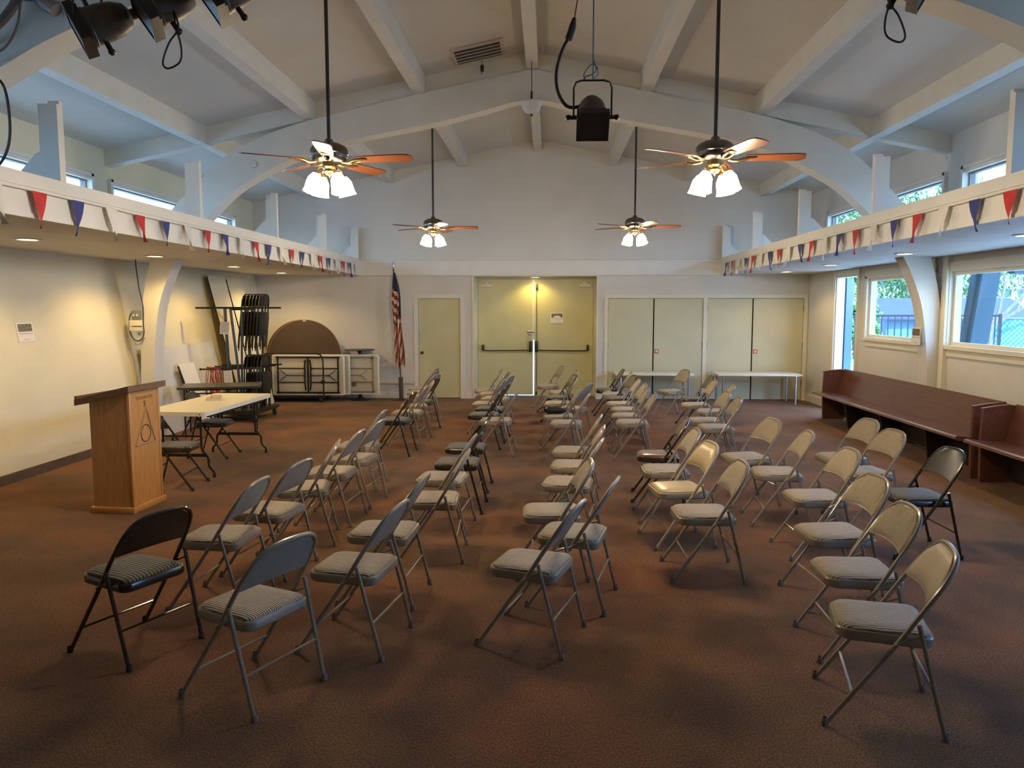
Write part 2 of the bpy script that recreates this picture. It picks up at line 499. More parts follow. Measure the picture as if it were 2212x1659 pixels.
def obj(name, mb, mats=None, parent=None, loc=None, rot=None, smooth=True, angle=35):
    me = mb.mesh(name, mats, smooth, angle) if isinstance(mb, MB) else mb
    o = bpy.data.objects.new(name, me)
    COL.objects.link(o)
    if parent: o.parent = parent
    if loc: o.location = loc
    if rot: o.rotation_euler = rot
    return o
def tag(o, label, cat, group=None):
    o['label'] = label
    o['category'] = cat
    if group: o['group'] = group
    return o
def thing(name, label, cat, loc=(0, 0, 0), rz=0.0, group=None):
    o = bpy.data.objects.new(name, None)
    o.empty_display_size = 0.1
    COL.objects.link(o)
    o.location = loc
    o.rotation_euler = (0, 0, rz)
    return tag(o, label, cat, group)
def struct(name, mb=None, mats=None, parent=None, loc=None, rot=None, smooth=False, label=None):
    if mb is None:
        o = bpy.data.objects.new(name, None); COL.objects.link(o)
        if loc: o.location = loc
    else:
        o = obj(name, mb, mats, parent, loc, rot, smooth)
    o['kind'] = 'structure'
    if label: o['label'] = label
    return o
def dup(root, loc, rz, label, group=None, rot=None):
    r = root.copy(); COL.objects.link(r)
    r.location = loc
    r.rotation_euler = rot if rot else (0, 0, rz)
    r['label'] = label
    if group: r['group'] = group
    for ch in list(root.children):
        c = ch.copy(); COL.objects.link(c); c.parent = r
        for g in ch.children:
            d = g.copy(); COL.objects.link(d); d.parent = c
    return r
def rects(u0, u1, v0, v1, holes):
    us = sorted({u0, u1, *[h[0] for h in holes], *[h[1] for h in holes]})
    vs_ = sorted({v0, v1, *[h[2] for h in holes], *[h[3] for h in holes]})
    us = [u for u in us if u0 <= u <= u1]; vs_ = [v for v in vs_ if v0 <= v <= v1]
    out = []
    for a, b in zip(us, us[1:]):
        run = None
        for c, d in zip(vs_, vs_[1:]):
            mu, mv = (a + b) / 2, (c + d) / 2
            solid = not any(h[0] < mu < h[1] and h[2] < mv < h[3] for h in holes)
            if solid:
                if run and abs(run[3] - c) < 1e-9: run[3] = d
                else:
                    run = [a, b, c, d]; out.append(run)
            else: run = None
    return out
def light(name, kind, loc, energy, color, parent=None, **k):
    d = bpy.data.lights.new(name, kind)
    d.energy = energy; d.color = color
    for a, b in k.items():
        if a != 'rot': setattr(d, a, b)
    o = bpy.data.objects.new(name, d); COL.objects.link(o)
    o.location = loc
    if 'rot' in k: o.rotation_euler = k['rot']
    if parent: o.parent = parent
    return o
def text_mesh(s, size, depth, material, font_scale_x=1.0):
    c = bpy.data.curves.new('lettering', 'FONT')
    c.body = s; c.size = size; c.extrude = depth; c.align_x = 'CENTER'; c.align_y = 'CENTER'
    c.resolution_u = 3
    t = bpy.data.objects.new('lettering', c)
    COL.objects.link(t)
    bpy.context.view_layer.update()
    dg = bpy.context.evaluated_depsgraph_get()
    me = bpy.data.meshes.new_from_object(t.evaluated_get(dg))
    bpy.data.objects.remove(t)
    bpy.data.curves.remove(c)
    me.materials.clear(); me.materials.append(MATS[material])
    return me
ORD = ['first', 'second', 'third', 'fourth', 'fifth', 'sixth', 'seventh', 'eighth', 'ninth', 'tenth', 'eleventh', 'twelfth']

# ================================================================== STRUCTURE
CX = -0.22                      # ridge line
YB, YF = -4.0, 15.55            # back and far walls
XL, XR = -5.98, 5.15            # wall faces (left one above the soffit)
XLB = -5.65                     # left wall at the floor: it leans outwards going up
FL, FR = -3.80, 3.40            # soffit fascias
ZS, ZF = 2.50, 2.82             # soffit underside, fascia top
SL = 0.205
def zdeck(x): return 5.14 - SL * abs(x - CX)

floor = struct('floor', MB().box(-6.3, XR + 0.15, YB - 0.1, 16.15, -0.12, 0.0), 'carpet')

# --- left wall (leaning below the soffit, upright above) with clerestory openings
mb = MB()
mb.prism([(XLB, 0), (XL, ZS), (XL, 2.95), (XL - 0.12, 2.95), (XL - 0.12, ZS), (XLB - 0.12, 0)], YB, YF + 0.1, 'y')
CLER = [(0.9, 5.3), (6.0, 9.95), (10.45, 14.55)]
for a, b, c, d in rects(YB, YF + 0.1, 2.95, zdeck(XL) + 0.02, [(y0, y1, 2.95, 3.50) for y0, y1 in CLER]):
    mb.box(XL - 0.12, XL, a, b, c, d)
struct('wall_left', mb, 'stucco')
# --- right wall
W_R = [(0.9, 5.35, 1.36, 2.30), (6.0, 10.16, 1.36, 2.30), (10.62, 12.74, 1.37, 2.31)]
DOOR_R = (13.14, 14.12, 0.0, 2.40)
mb = MB()
for a, b, c, d in rects(YB, YF + 0.1, 0, zdeck(XR) + 0.02, W_R + [DOOR_R] + [(y0, y1, 2.95, 3.50) for y0, y1 in CLER]):
    mb.box(XR, XR + 0.14, a, b, c, d)
struct('wall_right', mb, 'wall_paint')
# --- far wall with its door openings and gable
D1 = (-2.63, -1.77, 0.0, 2.03)
REC = (-1.50, 0.97, 0.0, 2.47)
CLO = (1.20, 5.06, 0.0, 2.03)
mb = MB()
for a, b, c, d in rects(-6.1, XR + 0.14, 0, 3.3, [D1, REC, CLO]):
    mb.box(a, b, YF, YF + 0.12, c, d)
mb.prism([(-6.1, 3.3), (XR + 0.14, 3.3), (XR + 0.14, zdeck(XR + .14) + .03), (CX, zdeck(CX) + .03), (-6.1, zdeck(-6.1) + .03)], YF, YF + 0.12, 'y')
wf = struct('wall_far', mb, 'wall_paint')
# recess for the double doors
mb = MB()
mb.box(REC[0] - 0.1, REC[0], YF + 0.12, 16.2, 0, 2.57)
mb.box(REC[1], REC[1] + 0.1, YF + 0.12, 16.2, 0, 2.57)
mb.box(REC[0], REC[1], YF + 0.12, 16.2, 2.47, 2.57)
struct('wall_recess', mb, 'frame_cream')
# behind the single door and the closets
mb = MB()
mb.box(D1[0] - .05, D1[1] + .05, YF + 0.16, YF + 0.2, 0, 2.1)
mb.box(CLO[0] - .05, CLO[1] + .05, YF + 0.16, YF + 0.2, 0, 2.1)
struct('wall_closet', mb, 'gap_dark')
mb = MB()
mb.box(-6.2, XR + 0.14, YB - 0.12, YB, 0, 3.3)
mb.prism([(-6.2, 3.3), (XR + .14, 3.3), (XR + .14, zdeck(XR + .14)), (CX, zdeck(CX)), (-6.2, zdeck(-6.2))], YB - .12, YB, 'y')
struct('wall_back', mb, 'wall_paint')

# --- roof deck with its purlins
mb = MB()
for s in (-1, 1):
    xe = -6.75 if s < 0 else 6.0
    mb.strip([(CX, zdeck(CX)), (xe, zdeck(xe))], [(CX, zdeck(CX) + 0.1), (xe, zdeck(xe) + 0.1)], YB - 0.4, 16.6, 'y')
ceiling = struct('ceiling', mb, 'roof_paint')
PUR = [CX, CX - 1.47, CX - 2.94, CX - 4.42, CX + 1.47, CX + 2.94, CX + 4.42]
for i, px in enumerate(PUR):
    hw = 0.075
    m_ = MB().box(px - hw, px + hw, YB, YF, zdeck(px) - 0.22, zdeck(px) + 0.05)
    obj('purlin', m_, 'beam_paint', ceiling, smooth=False)
# roof outer skin so that daylight stays out
mb = MB()
for s in (-1, 1):
    xe = -6.85 if s < 0 else 6.1
    mb.strip([(CX, zdeck(CX) + .12), (xe, zdeck(xe) + .12)], [(CX, zdeck(CX) + 0.18), (xe, zdeck(xe) + 0.18)], YB - 0.6, 16.7, 'y')
obj('roof_covering', mb, 'asphalt_roof', ceiling, smooth=False)

# --- laminated arches and the rafters above them
INT = [(0, 4.54), (0.25, 4.50), (1.17, 4.27), (2.5, 4.02), (3.2, 3.80), (3.62, 3.60), (3.98, 3.39), (4.32, 3.08), (4.62, 2.76), (4.84, 2.45), (5.0, 2.1), (5.1, 1.75), (5.17, 1.2), (5.2, 0.6), (5.2, 0.0)]
EXT = [(0, 4.915), (0.25, 4.87), (1.3, 4.66), (2.7, 4.36), (3.3, 4.20), (3.74, 4.03), (4.12, 3.82), (4.45, 3.52), (4.78, 3.18), (5.05, 2.8), (5.22, 2.3), (5.32, 1.8), (5.36, 1.2), (5.38, 0.6), (5.38, 0.0)]
def dense(P):
    out = catmull([(p[0], p[1], 0) for p in P[1:]], 3)
    return [P[0]] + [(p.x, p.y) for p in out]
INTd, EXTd = dense(INT), dense(EXT)
for k, (y0, y1) in enumerate([(0.6, 0.88), (5.53, 5.80), (10.30, 10.55)]):
    root = struct('arch_beam', label=['white painted curved arch behind the viewer', 'white painted curved roof arch nearest the viewer', 'white painted curved roof arch spanning the middle of the hall'][k])
    for s in (-1, 1):
        mb = MB().strip([(CX + s * a, b) for a, b in INTd], [(CX + s * a, b) for a, b in EXTd], y0, y1, 'y')
        obj('arch_half', mb, 'beam_paint', root, smooth=True, angle=25)
    mb = MB()
    for s in (-1, 1):
        xe = XL if s < 0 else XR
        mb.strip([(CX, zdeck(CX) - .22), (xe, zdeck(xe) - .22)], [(CX, zdeck(CX) + .03), (xe, zdeck(xe) + .03)], y0 + .04, y1 - .04, 'y')
    obj('rafter', mb, 'beam_paint', root, smooth=False)

# --- soffits and fascias
for s, (xa, xb, xf, nm) in enumerate([(XL, FL, FL, 'left'), (FR, XR, FR, 'right')]):
    struct('ceiling_' + nm, MB().box(xa if s == 0 else xa + .02, xb - .02 if s == 0 else xb, YB, YF, ZS, ZS + 0.06), 'soffit_paint')
    sg = 1 if s == 0 else -1            # direction from the wall towards the room
    mb = MB()
    def fb(d0, d1, z0, z1):
        a, b = xf + sg * d0, xf + sg * d1
        mb.box(min(a, b), max(a, b), YB, YF, z0, z1)
    fb(-0.04, 0.0, ZS - 0.004, ZF - 0.02)
    fb(-0.09, 0.014, ZF - 0.10, ZF)
    fb(0.0, 0.012, ZS - 0.004, ZS + 0.03)
    struct('trim_%d' % (s + 1), mb, 'trim_white')
    # posts standing on the fascia
    for i, py in enumerate([1.2, 3.58, 5.98, 8.40, 10.80, 13.18, 15.42]):
        if i < 2: continue
        xq = xf - sg * 0.05
        root = thing('fascia_post', '%s white post standing on the %s fascia, counted from the viewer' % (ORD[i - 2], nm), 'post', (xq, py, ZF), 0, 'posts on the soffit fascias')
        obj('post_board', MB().box(-0.045, 0.045, 0.012, 0.055, 0, 0.62), 'trim_white', root, smooth=False)
        obj('post_board', MB().box(-0.012 - 0.05, 0.012 + 0.05, -0.045, 0.008, 0, 0.585), 'trim_white', root, smooth=False)
        obj('post_strip', MB().box(min(-sg * .065, -sg * .10), max(-sg * .065, -sg * .10), -0.03, 0.045, 0, 0.59), 'trim_white', root, smooth=False)
        obj('gusset', MB().prism([(-sg * 0.10, 0.0), (-sg * 0.10, 0.24), (-sg * 0.15, 0.22), (-sg * 0.36, 0.0)], -0.01, 0.012, 'y'), 'trim_white', root, smooth=False)

# --- header band on the far wall, casings, baseboards
mb = MB().box(FL - .02, FR + .02, YF - 0.06, YF, 2.485, 2.77).box(FL - .02, FR + .02, YF - 0.085, YF, 2.75, 2.785)
struct('trim_3', mb, 'trim_white')
mb = MB().box(FL - 0.02, FR, YF - .004, YF, 2.785, 2.792)
struct('trim_4', mb, 'gap_dark')
struct('baseboard_left', MB().prism([(XLB, 0), (XLB + .02, 0), (XLB + .012, 0.10), (XLB - .012, 0.10)], YB, YF, 'y'), 'baseboard_brown')
mb = MB()
for a, b in [(-6.0, -2.72), (-1.68, -1.54), (1.0, 1.10)]:
    mb.box(a, b, YF - 0.015, YF, 0, 0.12)
mb.box(-5.6, -2.75, YF - .035, YF, 0.30, 0.34)
struct('baseboard_far', mb, 'trim_white')
struct('baseboard_right', MB().box(XR - .015, XR, 10.6, 13.05, 0, .14).box(XR - .015, XR, 14.2, YF, 0, .14).box(XR - .015, XR, YB, 10.25, 0, .14), 'trim_white')

# --- windows on the right
def window(name, y0, y1, z0, z1, x, sg, mull=(), sill=True, frame='frame_cream', dark=False):
    """sg: +1 wall looks towards +x inside (left wall), -1 right wall"""
    root = struct(name)
    ft = 0.045 if sill else 0.018
    mb = MB()
    a, b = sorted((x - sg * 0.10, x - sg * 0.03))
    for q in rects(y0, y1, z0, z1, [(y0 + ft, y1 - ft, z0 + ft, z1 - ft)]):
        mb.box(a, b, *q)
    for m_ in mull:
        mb.box(a, b, m_ - .02, m_ + .02, z0 + ft, z1 - ft)
    obj('window_frame', mb, frame, root, smooth=False)
    edges = [y0 + ft] + [v for m_ in mull for v in (m_ - .02, m_ + .02)] + [y1 - ft]
    for e0, e1 in zip(edges[::2], edges[1::2]):
        xm = x - sg * 0.065
        obj('pane', MB().box(xm - .002, xm + .002, e0, e1, z0 + ft, z1 - ft), 'window_glass', root, smooth=False)
    if sill:
        mb = MB()
        c, d = sorted((x, x + sg * 0.05))
        mb.box(c, d, y0 - .10, y1 + .02, z0 - 0.05, z0)
        c, d = sorted((x, x + sg * 0.02))
        mb.box(c, d, y0 - .10, y1 + .02, z0 - 0.14, z0 - .05)
        obj('window_sill', mb, frame, root, smooth=False)
        mb = MB()
        c, d = sorted((x, x + sg * 0.025))
        mb.box(c, d, y0 - .09, y0, z0, z1 + .02)
        mb.box(c, d, y1, y1 + .09, z0, z1 + .02)
        mb.box(c, d, y0 - .09, y1 + .09, z1, z1 + .12)
        obj('window_casing', mb, frame, root, smooth=False)
    else:
        mb = MB()
        c, d = sorted((x, x + sg * 0.03))
        mb.box(c, d, y0 - .05, y1 + .05, z1, z1 + .045)
        c, d = sorted((x, x + sg * 0.05))
        mb.box(c, d, y0 - .05, y1 + .05, z1 + .045, z1 + .08)
        mb.box(c, d, y0 - .06, y0, z0, z1 + .08)
        mb.box(c, d, y1, y1 + .06, z0, z1 + .08)
        obj('window_casing', mb, 'trim_white', root, smooth=False)
    return root
window('window_1', 6.0, 10.16, 1.36, 2.30, XR, -1)
window('window_2', 10.62, 12.74, 1.37, 2.31, XR, -1)
window('window_3', 0.9, 5.35, 1.36, 2.30, XR, -1)
k = 4
for y0, y1 in CLER:
    window('window_%d' % k, y0, y1, 2.95, 3.50, XL, 1, mull=[(y0 + y1) / 2], sill=False, frame='conduit_grey'); k += 1
    window('window_%d' % k, y0, y1, 2.95, 3.50, XR, -1, mull=[(y0 + y1) / 2], sill=False, frame='conduit_grey'); k += 1
# pilaster trim beside the right-hand arch leg
struct('trim_5', MB().box(XR - .06, XR, 10.17, 10.29, 0, 2.5).box(XR - .03, XR, 10.56, 10.61, 0, 2.5), 'frame_cream')

# --- doors
def casing(name, x0, x1, z1, w=0.085, m='trim_white', y=YF):
    mb = MB().box(x0 - w, x0, y - 0.02, y, 0, z1 + w).box(x1, x1 + w, y - 0.02, y, 0, z1 + w).box(x0, x1, y - 0.02, y, z1, z1 + w)
    return struct(name, mb, m)
casing('trim_6', D1[0], D1[1], D1[3])
d = struct('door_1', MB().box(D1[0] + .006, D1[1] - .006, YF + 0.03, YF + 0.07, 0.012, D1[3] - .006), 'door_cream', label='cream single door left of the double doors')
mb = MB().cyl((D1[0] + .075, YF + .03, .93), 0.028, -0.012, 16, 'y').lathe([(0.012, 0), (0.012, .02), (.028, .03), (.032, .045), (.026, .06), (0.002, .066)], (D1[0] + .075, YF + .02, .93), 16, Matrix.Rotation(R(90), 4, 'X'))
obj('door_knob', mb, 'bronze_knob', d)
obj('latch_plate', MB().box(D1[0] + .008, D1[0] + .03, YF + .025, YF + .031, 1.28, 1.34), 'steel', d, smooth=False)

# double doors in the recess
YD = 16.10
casing('trim_7', REC[0], REC[1], 2.47, 0.03, 'frame_cream', YF)
mb = MB().box(REC[0], REC[0] + .03, YD - .03, YD + .08, 0, 2.47).box(REC[1] - .03, REC[1], YD - .03, YD + .08, 0, 2.47).box(REC[0] + .03, REC[1] - .03, YD - .03, YD + .08, 2.43, 2.47).box(REC[0] + .03, REC[0] + .06, YD + .047, YD + .08, 0, 2.43).box(REC[1] - .06, REC[1] - .03, YD + .047, YD + .08, 0, 2.43).box(REC[0] + .06, REC[1] - .06, YD + .047, YD + .08, 2.40, 2.43)
struct('trim_8', mb, 'frame_cream')
LX0, LX1, RX0, RX1 = REC[0] + .035, -.312, -.286, REC[1] - .035
def panic(root, x0, x1, xh):
    # touch bar across the leaf: latch case at the meeting stile, end bracket at the hinge side
    sgn = 1 if xh > x0 + .3 else -1
    xe = x0 + 0.11 if sgn > 0 else x1 - 0.11
    bar = [(xe, YD - .10, .985), (xe + sgn * .05, YD - .115, .955), ((xe + xh) / 2, YD - .12, .955), (xh, YD - .11, .965)]
    bo = obj('push_bar', MB().tube(catmull(bar, 4), 0.013, 8), 'black_metal', root)
    obj('bar_bracket', MB().rbox(xe - .022, xe + .022, YD - .11, YD, .955, 1.075, .006), 'black_metal', bo)
    obj('latch_case', MB().rbox(xh - .03, xh + .03, YD - .12, YD, .93, 1.15, .008), 'black_metal', bo)
dl = struct('door_2', MB().box(LX0, LX1, YD, YD + .045, 0.022, 2.425), 'door_cream', label='left leaf of the yellow lit double doors')
panic(dl, LX0, LX1, LX1 - .05)
obj('surface_bolt', MB().rbox(LX1 - .12, LX1 + .03, YD - .03, YD, 1.325, 1.37, .006).rbox(LX1 - .10, LX1 - .03, YD - .02, YD, 1.28, 1.31, .004), 'steel', dl)
dr = struct('door_3', MB().box(RX0, RX1, YD, YD + .045, 0.006, 2.425), 'door_cream', label='right leaf of the yellow lit double doors')
panic(dr, RX0, RX1, RX0 + .05)
obj('astragal', MB().box(RX0 - .055, RX0 + .012, YD - .014, YD, 1.17, 2.425), 'frame_cream', dr, smooth=False)
obj('vertical_rod', MB().tube([(RX0 + .05, YD - .03, 1.15), (RX0 + .045, YD - .03, 2.32)], .006, 6).tube([(RX0 + .05, YD - .03, .93), (RX0 + .045, YD - .03, .06)], .006, 6).rbox(RX0 + .03, RX0 + .075, YD - .045, YD, 2.22, 2.34, .005).rbox(RX0 + .03, RX0 + .065, YD - .035, YD, .02, .09, .005), 'rod_brown', dr)
for root, xc, sg in ((dl, LX0 + .18, 1), (dr, RX1 - .18, -1)):
    c_ = obj('door_closer', MB().rbox(xc - .12, xc + .12, YD - .07, YD, 2.27, 2.33, .012).cyl((xc, YD - .04, 2.33), .03, .05, 14).rbox(xc - .06, xc + .06, YD - .06, YD, 2.33, 2.36, .006), 'frame_cream', root)
    obj('closer_arm', MB().tube([(xc, YD - .04, 2.385), (xc - sg * .11, YD - .13, 2.39), (xc - sg * .02, YD - .03, 2.41)], .008, 6), 'frame_cream', c_)

# closet doors
casing('trim_9', CLO[0], CLO[1], CLO[3], .07, 'frame_cream')
cx = [CLO[0], 2.115, 3.09, 3.17, 4.07, CLO[1]]
struct('trim_10', MB().box(3.09, 3.17, YF, YF + .05, 0, CLO[3]), 'frame_cream')
names = ['leftmost', 'second from left', 'third from left', 'rightmost']
for i, (a, b) in enumerate([(CLO[0], 2.105), (2.12, 3.09), (3.17, 4.06), (4.075, CLO[1])]):
    d = struct('door_%d' % (4 + i), MB().box(a + .006, b - .006, YF + .02, YF + .055, .012, CLO[3] - .008), 'closet_cream', label='%s cream closet door on the far wall' % names[i])
    xh = a + .004 if i in (0, 2) else b - .004
    for zz in (0.28, 1.05, 1.78):
        obj('hinge', MB().cyl((xh, YF + .012, zz), .008, .11, 8), 'brass', d)
    if i in (1, 3):
        obj('red_sign', MB().box(a + .02, a + .10, YF + .014, YF + .02, .93, 1.01), 'label_red', d, smooth=False)
        obj('sign_face', MB().box(a + .04, a + .085, YF + .011, YF + .014, .95, .995), 'frame_cream', d, smooth=False)

# right-hand side door, open, leaf swung outside
root = struct('door_8', label='open teal door on the right wall leading outside')
leaf = MB().box(0, 0.90, -.022, .022, .01, 2.36)
a_ = math.atan2(14.889 - 14.10, 5.722 - 5.29)
obj('door_leaf', leaf, 'teal_paint', root, (5.305, 14.11, 0), (0, 0, a_), smooth=False)
obj('latch_plate', MB().box(0.90, .906, -.014, .014, .93, 1.08), 'steel', root, (5.305, 14.11, 0), (0, 0, a_), smooth=False)
mb = MB().box(XR - .025, XR, 13.05, 13.14, 0, 2.49).box(XR - .025, XR, 14.12, 14.21, 0, 2.49).box(XR - .025, XR, 13.14, 14.12, 2.40, 2.49)
mb.box(XR, XR + .14, 13.14, 13.17, 0, 2.4).box(XR, XR + .14, 14.09, 14.12, 0, 2.4).box(XR, XR + .14, 13.17, 14.09, 2.37, 2.4)
struct('trim_11', mb, 'frame_cream')

# ================================================================== FOLDING CHAIRS
def chair_parts():
    P = {}
    # continuous tube: foot, up the side, over the back, down to the other foot (two halves joined)
    side = [(0.237, 0.226, 0.012), (-0.044, 0.222, 0.42), (-0.150, 0.216, 0.59), (-0.205, 0.206, 0.675), (-0.243, 0.178, 0.735), (-0.266, 0.125, 0.772), (-0.274, 0.05, 0.784)]
    full = side + [(x, -y, z) for x, y, z in side[::-1]]
    pts = [Vector(full[0])] + catmull(full[1:-1], 4) + [Vector(full[-1])]
    P['frame_tube'] = MB().tube(pts, 0.0115, 8)
    # backrest: sheet between the tubes, bowed to the rear
    def backpt(s, t, off=0.0, inset=0.0, bulge=0.0):
        t2 = inset * 0.5 + t * (1 - inset)
        z = 0.575 + t2 * 0.20
        ux = -0.150 - (z - 0.59) * 0.63 - 0.028 * (1 - s * s) * (1 - 0.75 * t2)
        k = max(0.0, (t2 - 0.30) / 0.70)
        wdt = 0.212 * (1 - 0.55 * k ** 2.6) * (1 - inset * 0.55)
        zz = z + (0.015 * (1 - t2)) * (1 - s * s)
        o = off + bulge * (1 - s ** 4) * (1 - (2 * t - 1) ** 4)
        return (ux + o * 0.84, s * wdt, zz + o * 0.53)
    S = [i / 8 for i in range(-8, 9)]; T = [i / 7 for i in range(8)]
    mb = MB()
    A = [[backpt(s, t, -0.006) for s in S] for t in T]
    B = [[backpt(s, t, 0.006) for s in S] for t in T]
    mb.grid(A); mb.grid(B, flip=True)
    n = len(S); m = len(T); k = n * m
    ring = [j for j in range(n)] + [i * n + n - 1 for i in range(1, m)] + [(m - 1) * n + j for j in range(n - 2, -1, -1)] + [i * n for i in range(m - 2, 0, -1)]
    mb.f += [(ring[i], ring[(i + 1) % len(ring)], ring[(i + 1) % len(ring)] + k, ring[i] + k) for i in range(len(ring))]
    mb.mi += [0] * len(ring)
    P['backrest'] = mb
    mb = MB()
    A = [[backpt(s, t, 0.0065, 0.07) for s in S] for t in T]
    B = [[backpt(s, t, 0.009, 0.09, 0.012) for s in S] for t in T]
    mb.grid(B, flip=True); kk = len(mb.v); mb.grid(A)
    mb.f += [(ring[i] + k, ring[(i + 1) % len(ring)] + k, ring[(i + 1) % len(ring)], ring[i]) for i in range(len(ring))]
    mb.mi += [0] * len(ring)
    P['back_pad'] = mb
    # seat pan and cushion
    def outline(ins, seg=5):
        out = []
        cor = [(0.205, 0.185, 0.075), (-0.190, 0.198, 0.045)]
        pts = []
        def corner(cx_, cy_, r, a0):
            for i in range(seg + 1):
                a = R(a0 + 90 * i / seg)
                pts.append((cx_ + r * math.cos(a), cy_ + r * math.sin(a)))
        fx, fy, fr = 0.205 - ins, 0.186 - ins, 0.075 - ins * .5
        bx, by, br = -0.190 + ins, 0.196 - ins, 0.050 - ins * .5
        corner(fx - fr, -fy + fr, fr, -90); corner(fx - fr, fy - fr, fr, 0)
        corner(bx + br, by - br, br, 90); corner(bx + br, -by + br, br, 180)
        return pts
    def stack(levels):
        mb = MB(); rings = []
        for ins, z in levels:
            o_ = outline(ins); rings.append([(x, y, z) for x, y in o_])
        n_ = len(rings[0])
        V = [p for r_ in rings for p in r_]
        F = []
        for i in range(len(rings) - 1):
            F += [(i * n_ + j, i * n_ + (j + 1) % n_, (i + 1) * n_ + (j + 1) % n_, (i + 1) * n_ + j) for j in range(n_)]
        F.append(tuple(range(n_ - 1, -1, -1)))
        F.append(tuple((len(rings) - 1) * n_ + j for j in range(n_)))
        return mb.add(V, F)
    P['seat_pan'] = stack([(0.006, 0.383), (0.0, 0.390), (0.0, 0.424), (0.004, 0.430), (0.012, 0.430)])
    P['seat_cushion'] = stack([(0.013, 0.428), (0.013, 0.436), (0.020, 0.443), (0.040, 0.450), (0.085, 0.455)])
    for sgn, nm in ((1, 'a'), (-1, 'b')):
        P['rear_leg' + nm] = MB().tube([(-0.112, sgn * 0.238, 0.502), (-0.118, sgn * 0.238, 0.478), (-0.237, sgn * 0.224, 0.012)], 0.0105, 8)
        P['arm_bracket' + nm] = MB().tube([(-0.020, sgn * 0.231, 0.398), (-0.075, sgn * 0.231, 0.432), (-0.118, sgn * 0.231, 0.450)], 0.0062, 6)
        P['seat_hinge' + nm] = MB().box(0.02, 0.06, min(sgn * .196, sgn * .215), max(sgn * .196, sgn * .215), .375, .40)
    P['rear_crossbar'] = MB().tube([(-0.190, 0.226, 0.20), (-0.190, -0.226, 0.20)], 0.0065, 6)
    P['front_crossbar'] = MB().tube([(0.135, 0.222, 0.155), (0.135, -0.222, 0.155)], 0.0065, 6)
    cap = MB().lathe([(0.001, 0), (0.0155, 0), (0.0165, .006), (0.0145, .03), (0.011, .034)], n=8)
    P['foot_cap'] = cap
    return P
CP = chair_parts()
def make_chair(kind):
    fr, pan, pad, bpad, cap = {
        'gray': ('chair_frame_grey', 'chair_panel_grey', 'fabric_beige', 'fabric_beige', 'rubber_grey'),
        'plain': ('chair_frame_grey', 'chair_panel_grey', 'fabric_beige', 'vinyl_beige', 'rubber_grey'),
        'dark': ('chair_frame_dark', 'chair_frame_dark', 'fabric_dark', 'fabric_dark', 'rubber_black'),
        'darkplain': ('chair_frame_dark', 'chair_frame_dark', 'fabric_dark', None, 'rubber_black'),
        'tan': ('chair_frame_tan', 'chair_frame_tan', 'vinyl_tan', 'vinyl_tan', 'rubber_grey'),
        'brown': ('chair_frame_dark', 'chair_frame_dark', 'vinyl_brown', 'vinyl_brown', 'rubber_black')}[kind]
    t = thing('folding_chair', 'x', 'chair', (0, 0, 0), 0, 'folding chairs set out in rows')
    obj('frame_tube', CP['frame_tube'], fr, t)
    b = obj('backrest', CP['backrest'], pan, t, angle=50)
    if bpad: obj('back_pad', CP['back_pad'], bpad, b, angle=60)
    obj('seat_pan', CP['seat_pan'], fr, t)
    obj('seat_cushion', CP['seat_cushion'], pad, t, angle=70)
    for nm in 'ab':
        obj('rear_leg', CP['rear_leg' + nm], fr, t)
        obj('arm_bracket', CP['arm_bracket' + nm], fr, t)
    obj('rear_crossbar', CP['rear_crossbar'], fr, t)
    obj('front_crossbar', CP['front_crossbar'], fr, t)
    me = CP['foot_cap'].mesh('foot_cap', cap)
    for x, y in ((0.242, .226), (0.242, -.226), (-.239, .224), (-.239, -.224)):
        obj('foot_cap', me, None, t, (x, y, 0))
    return t
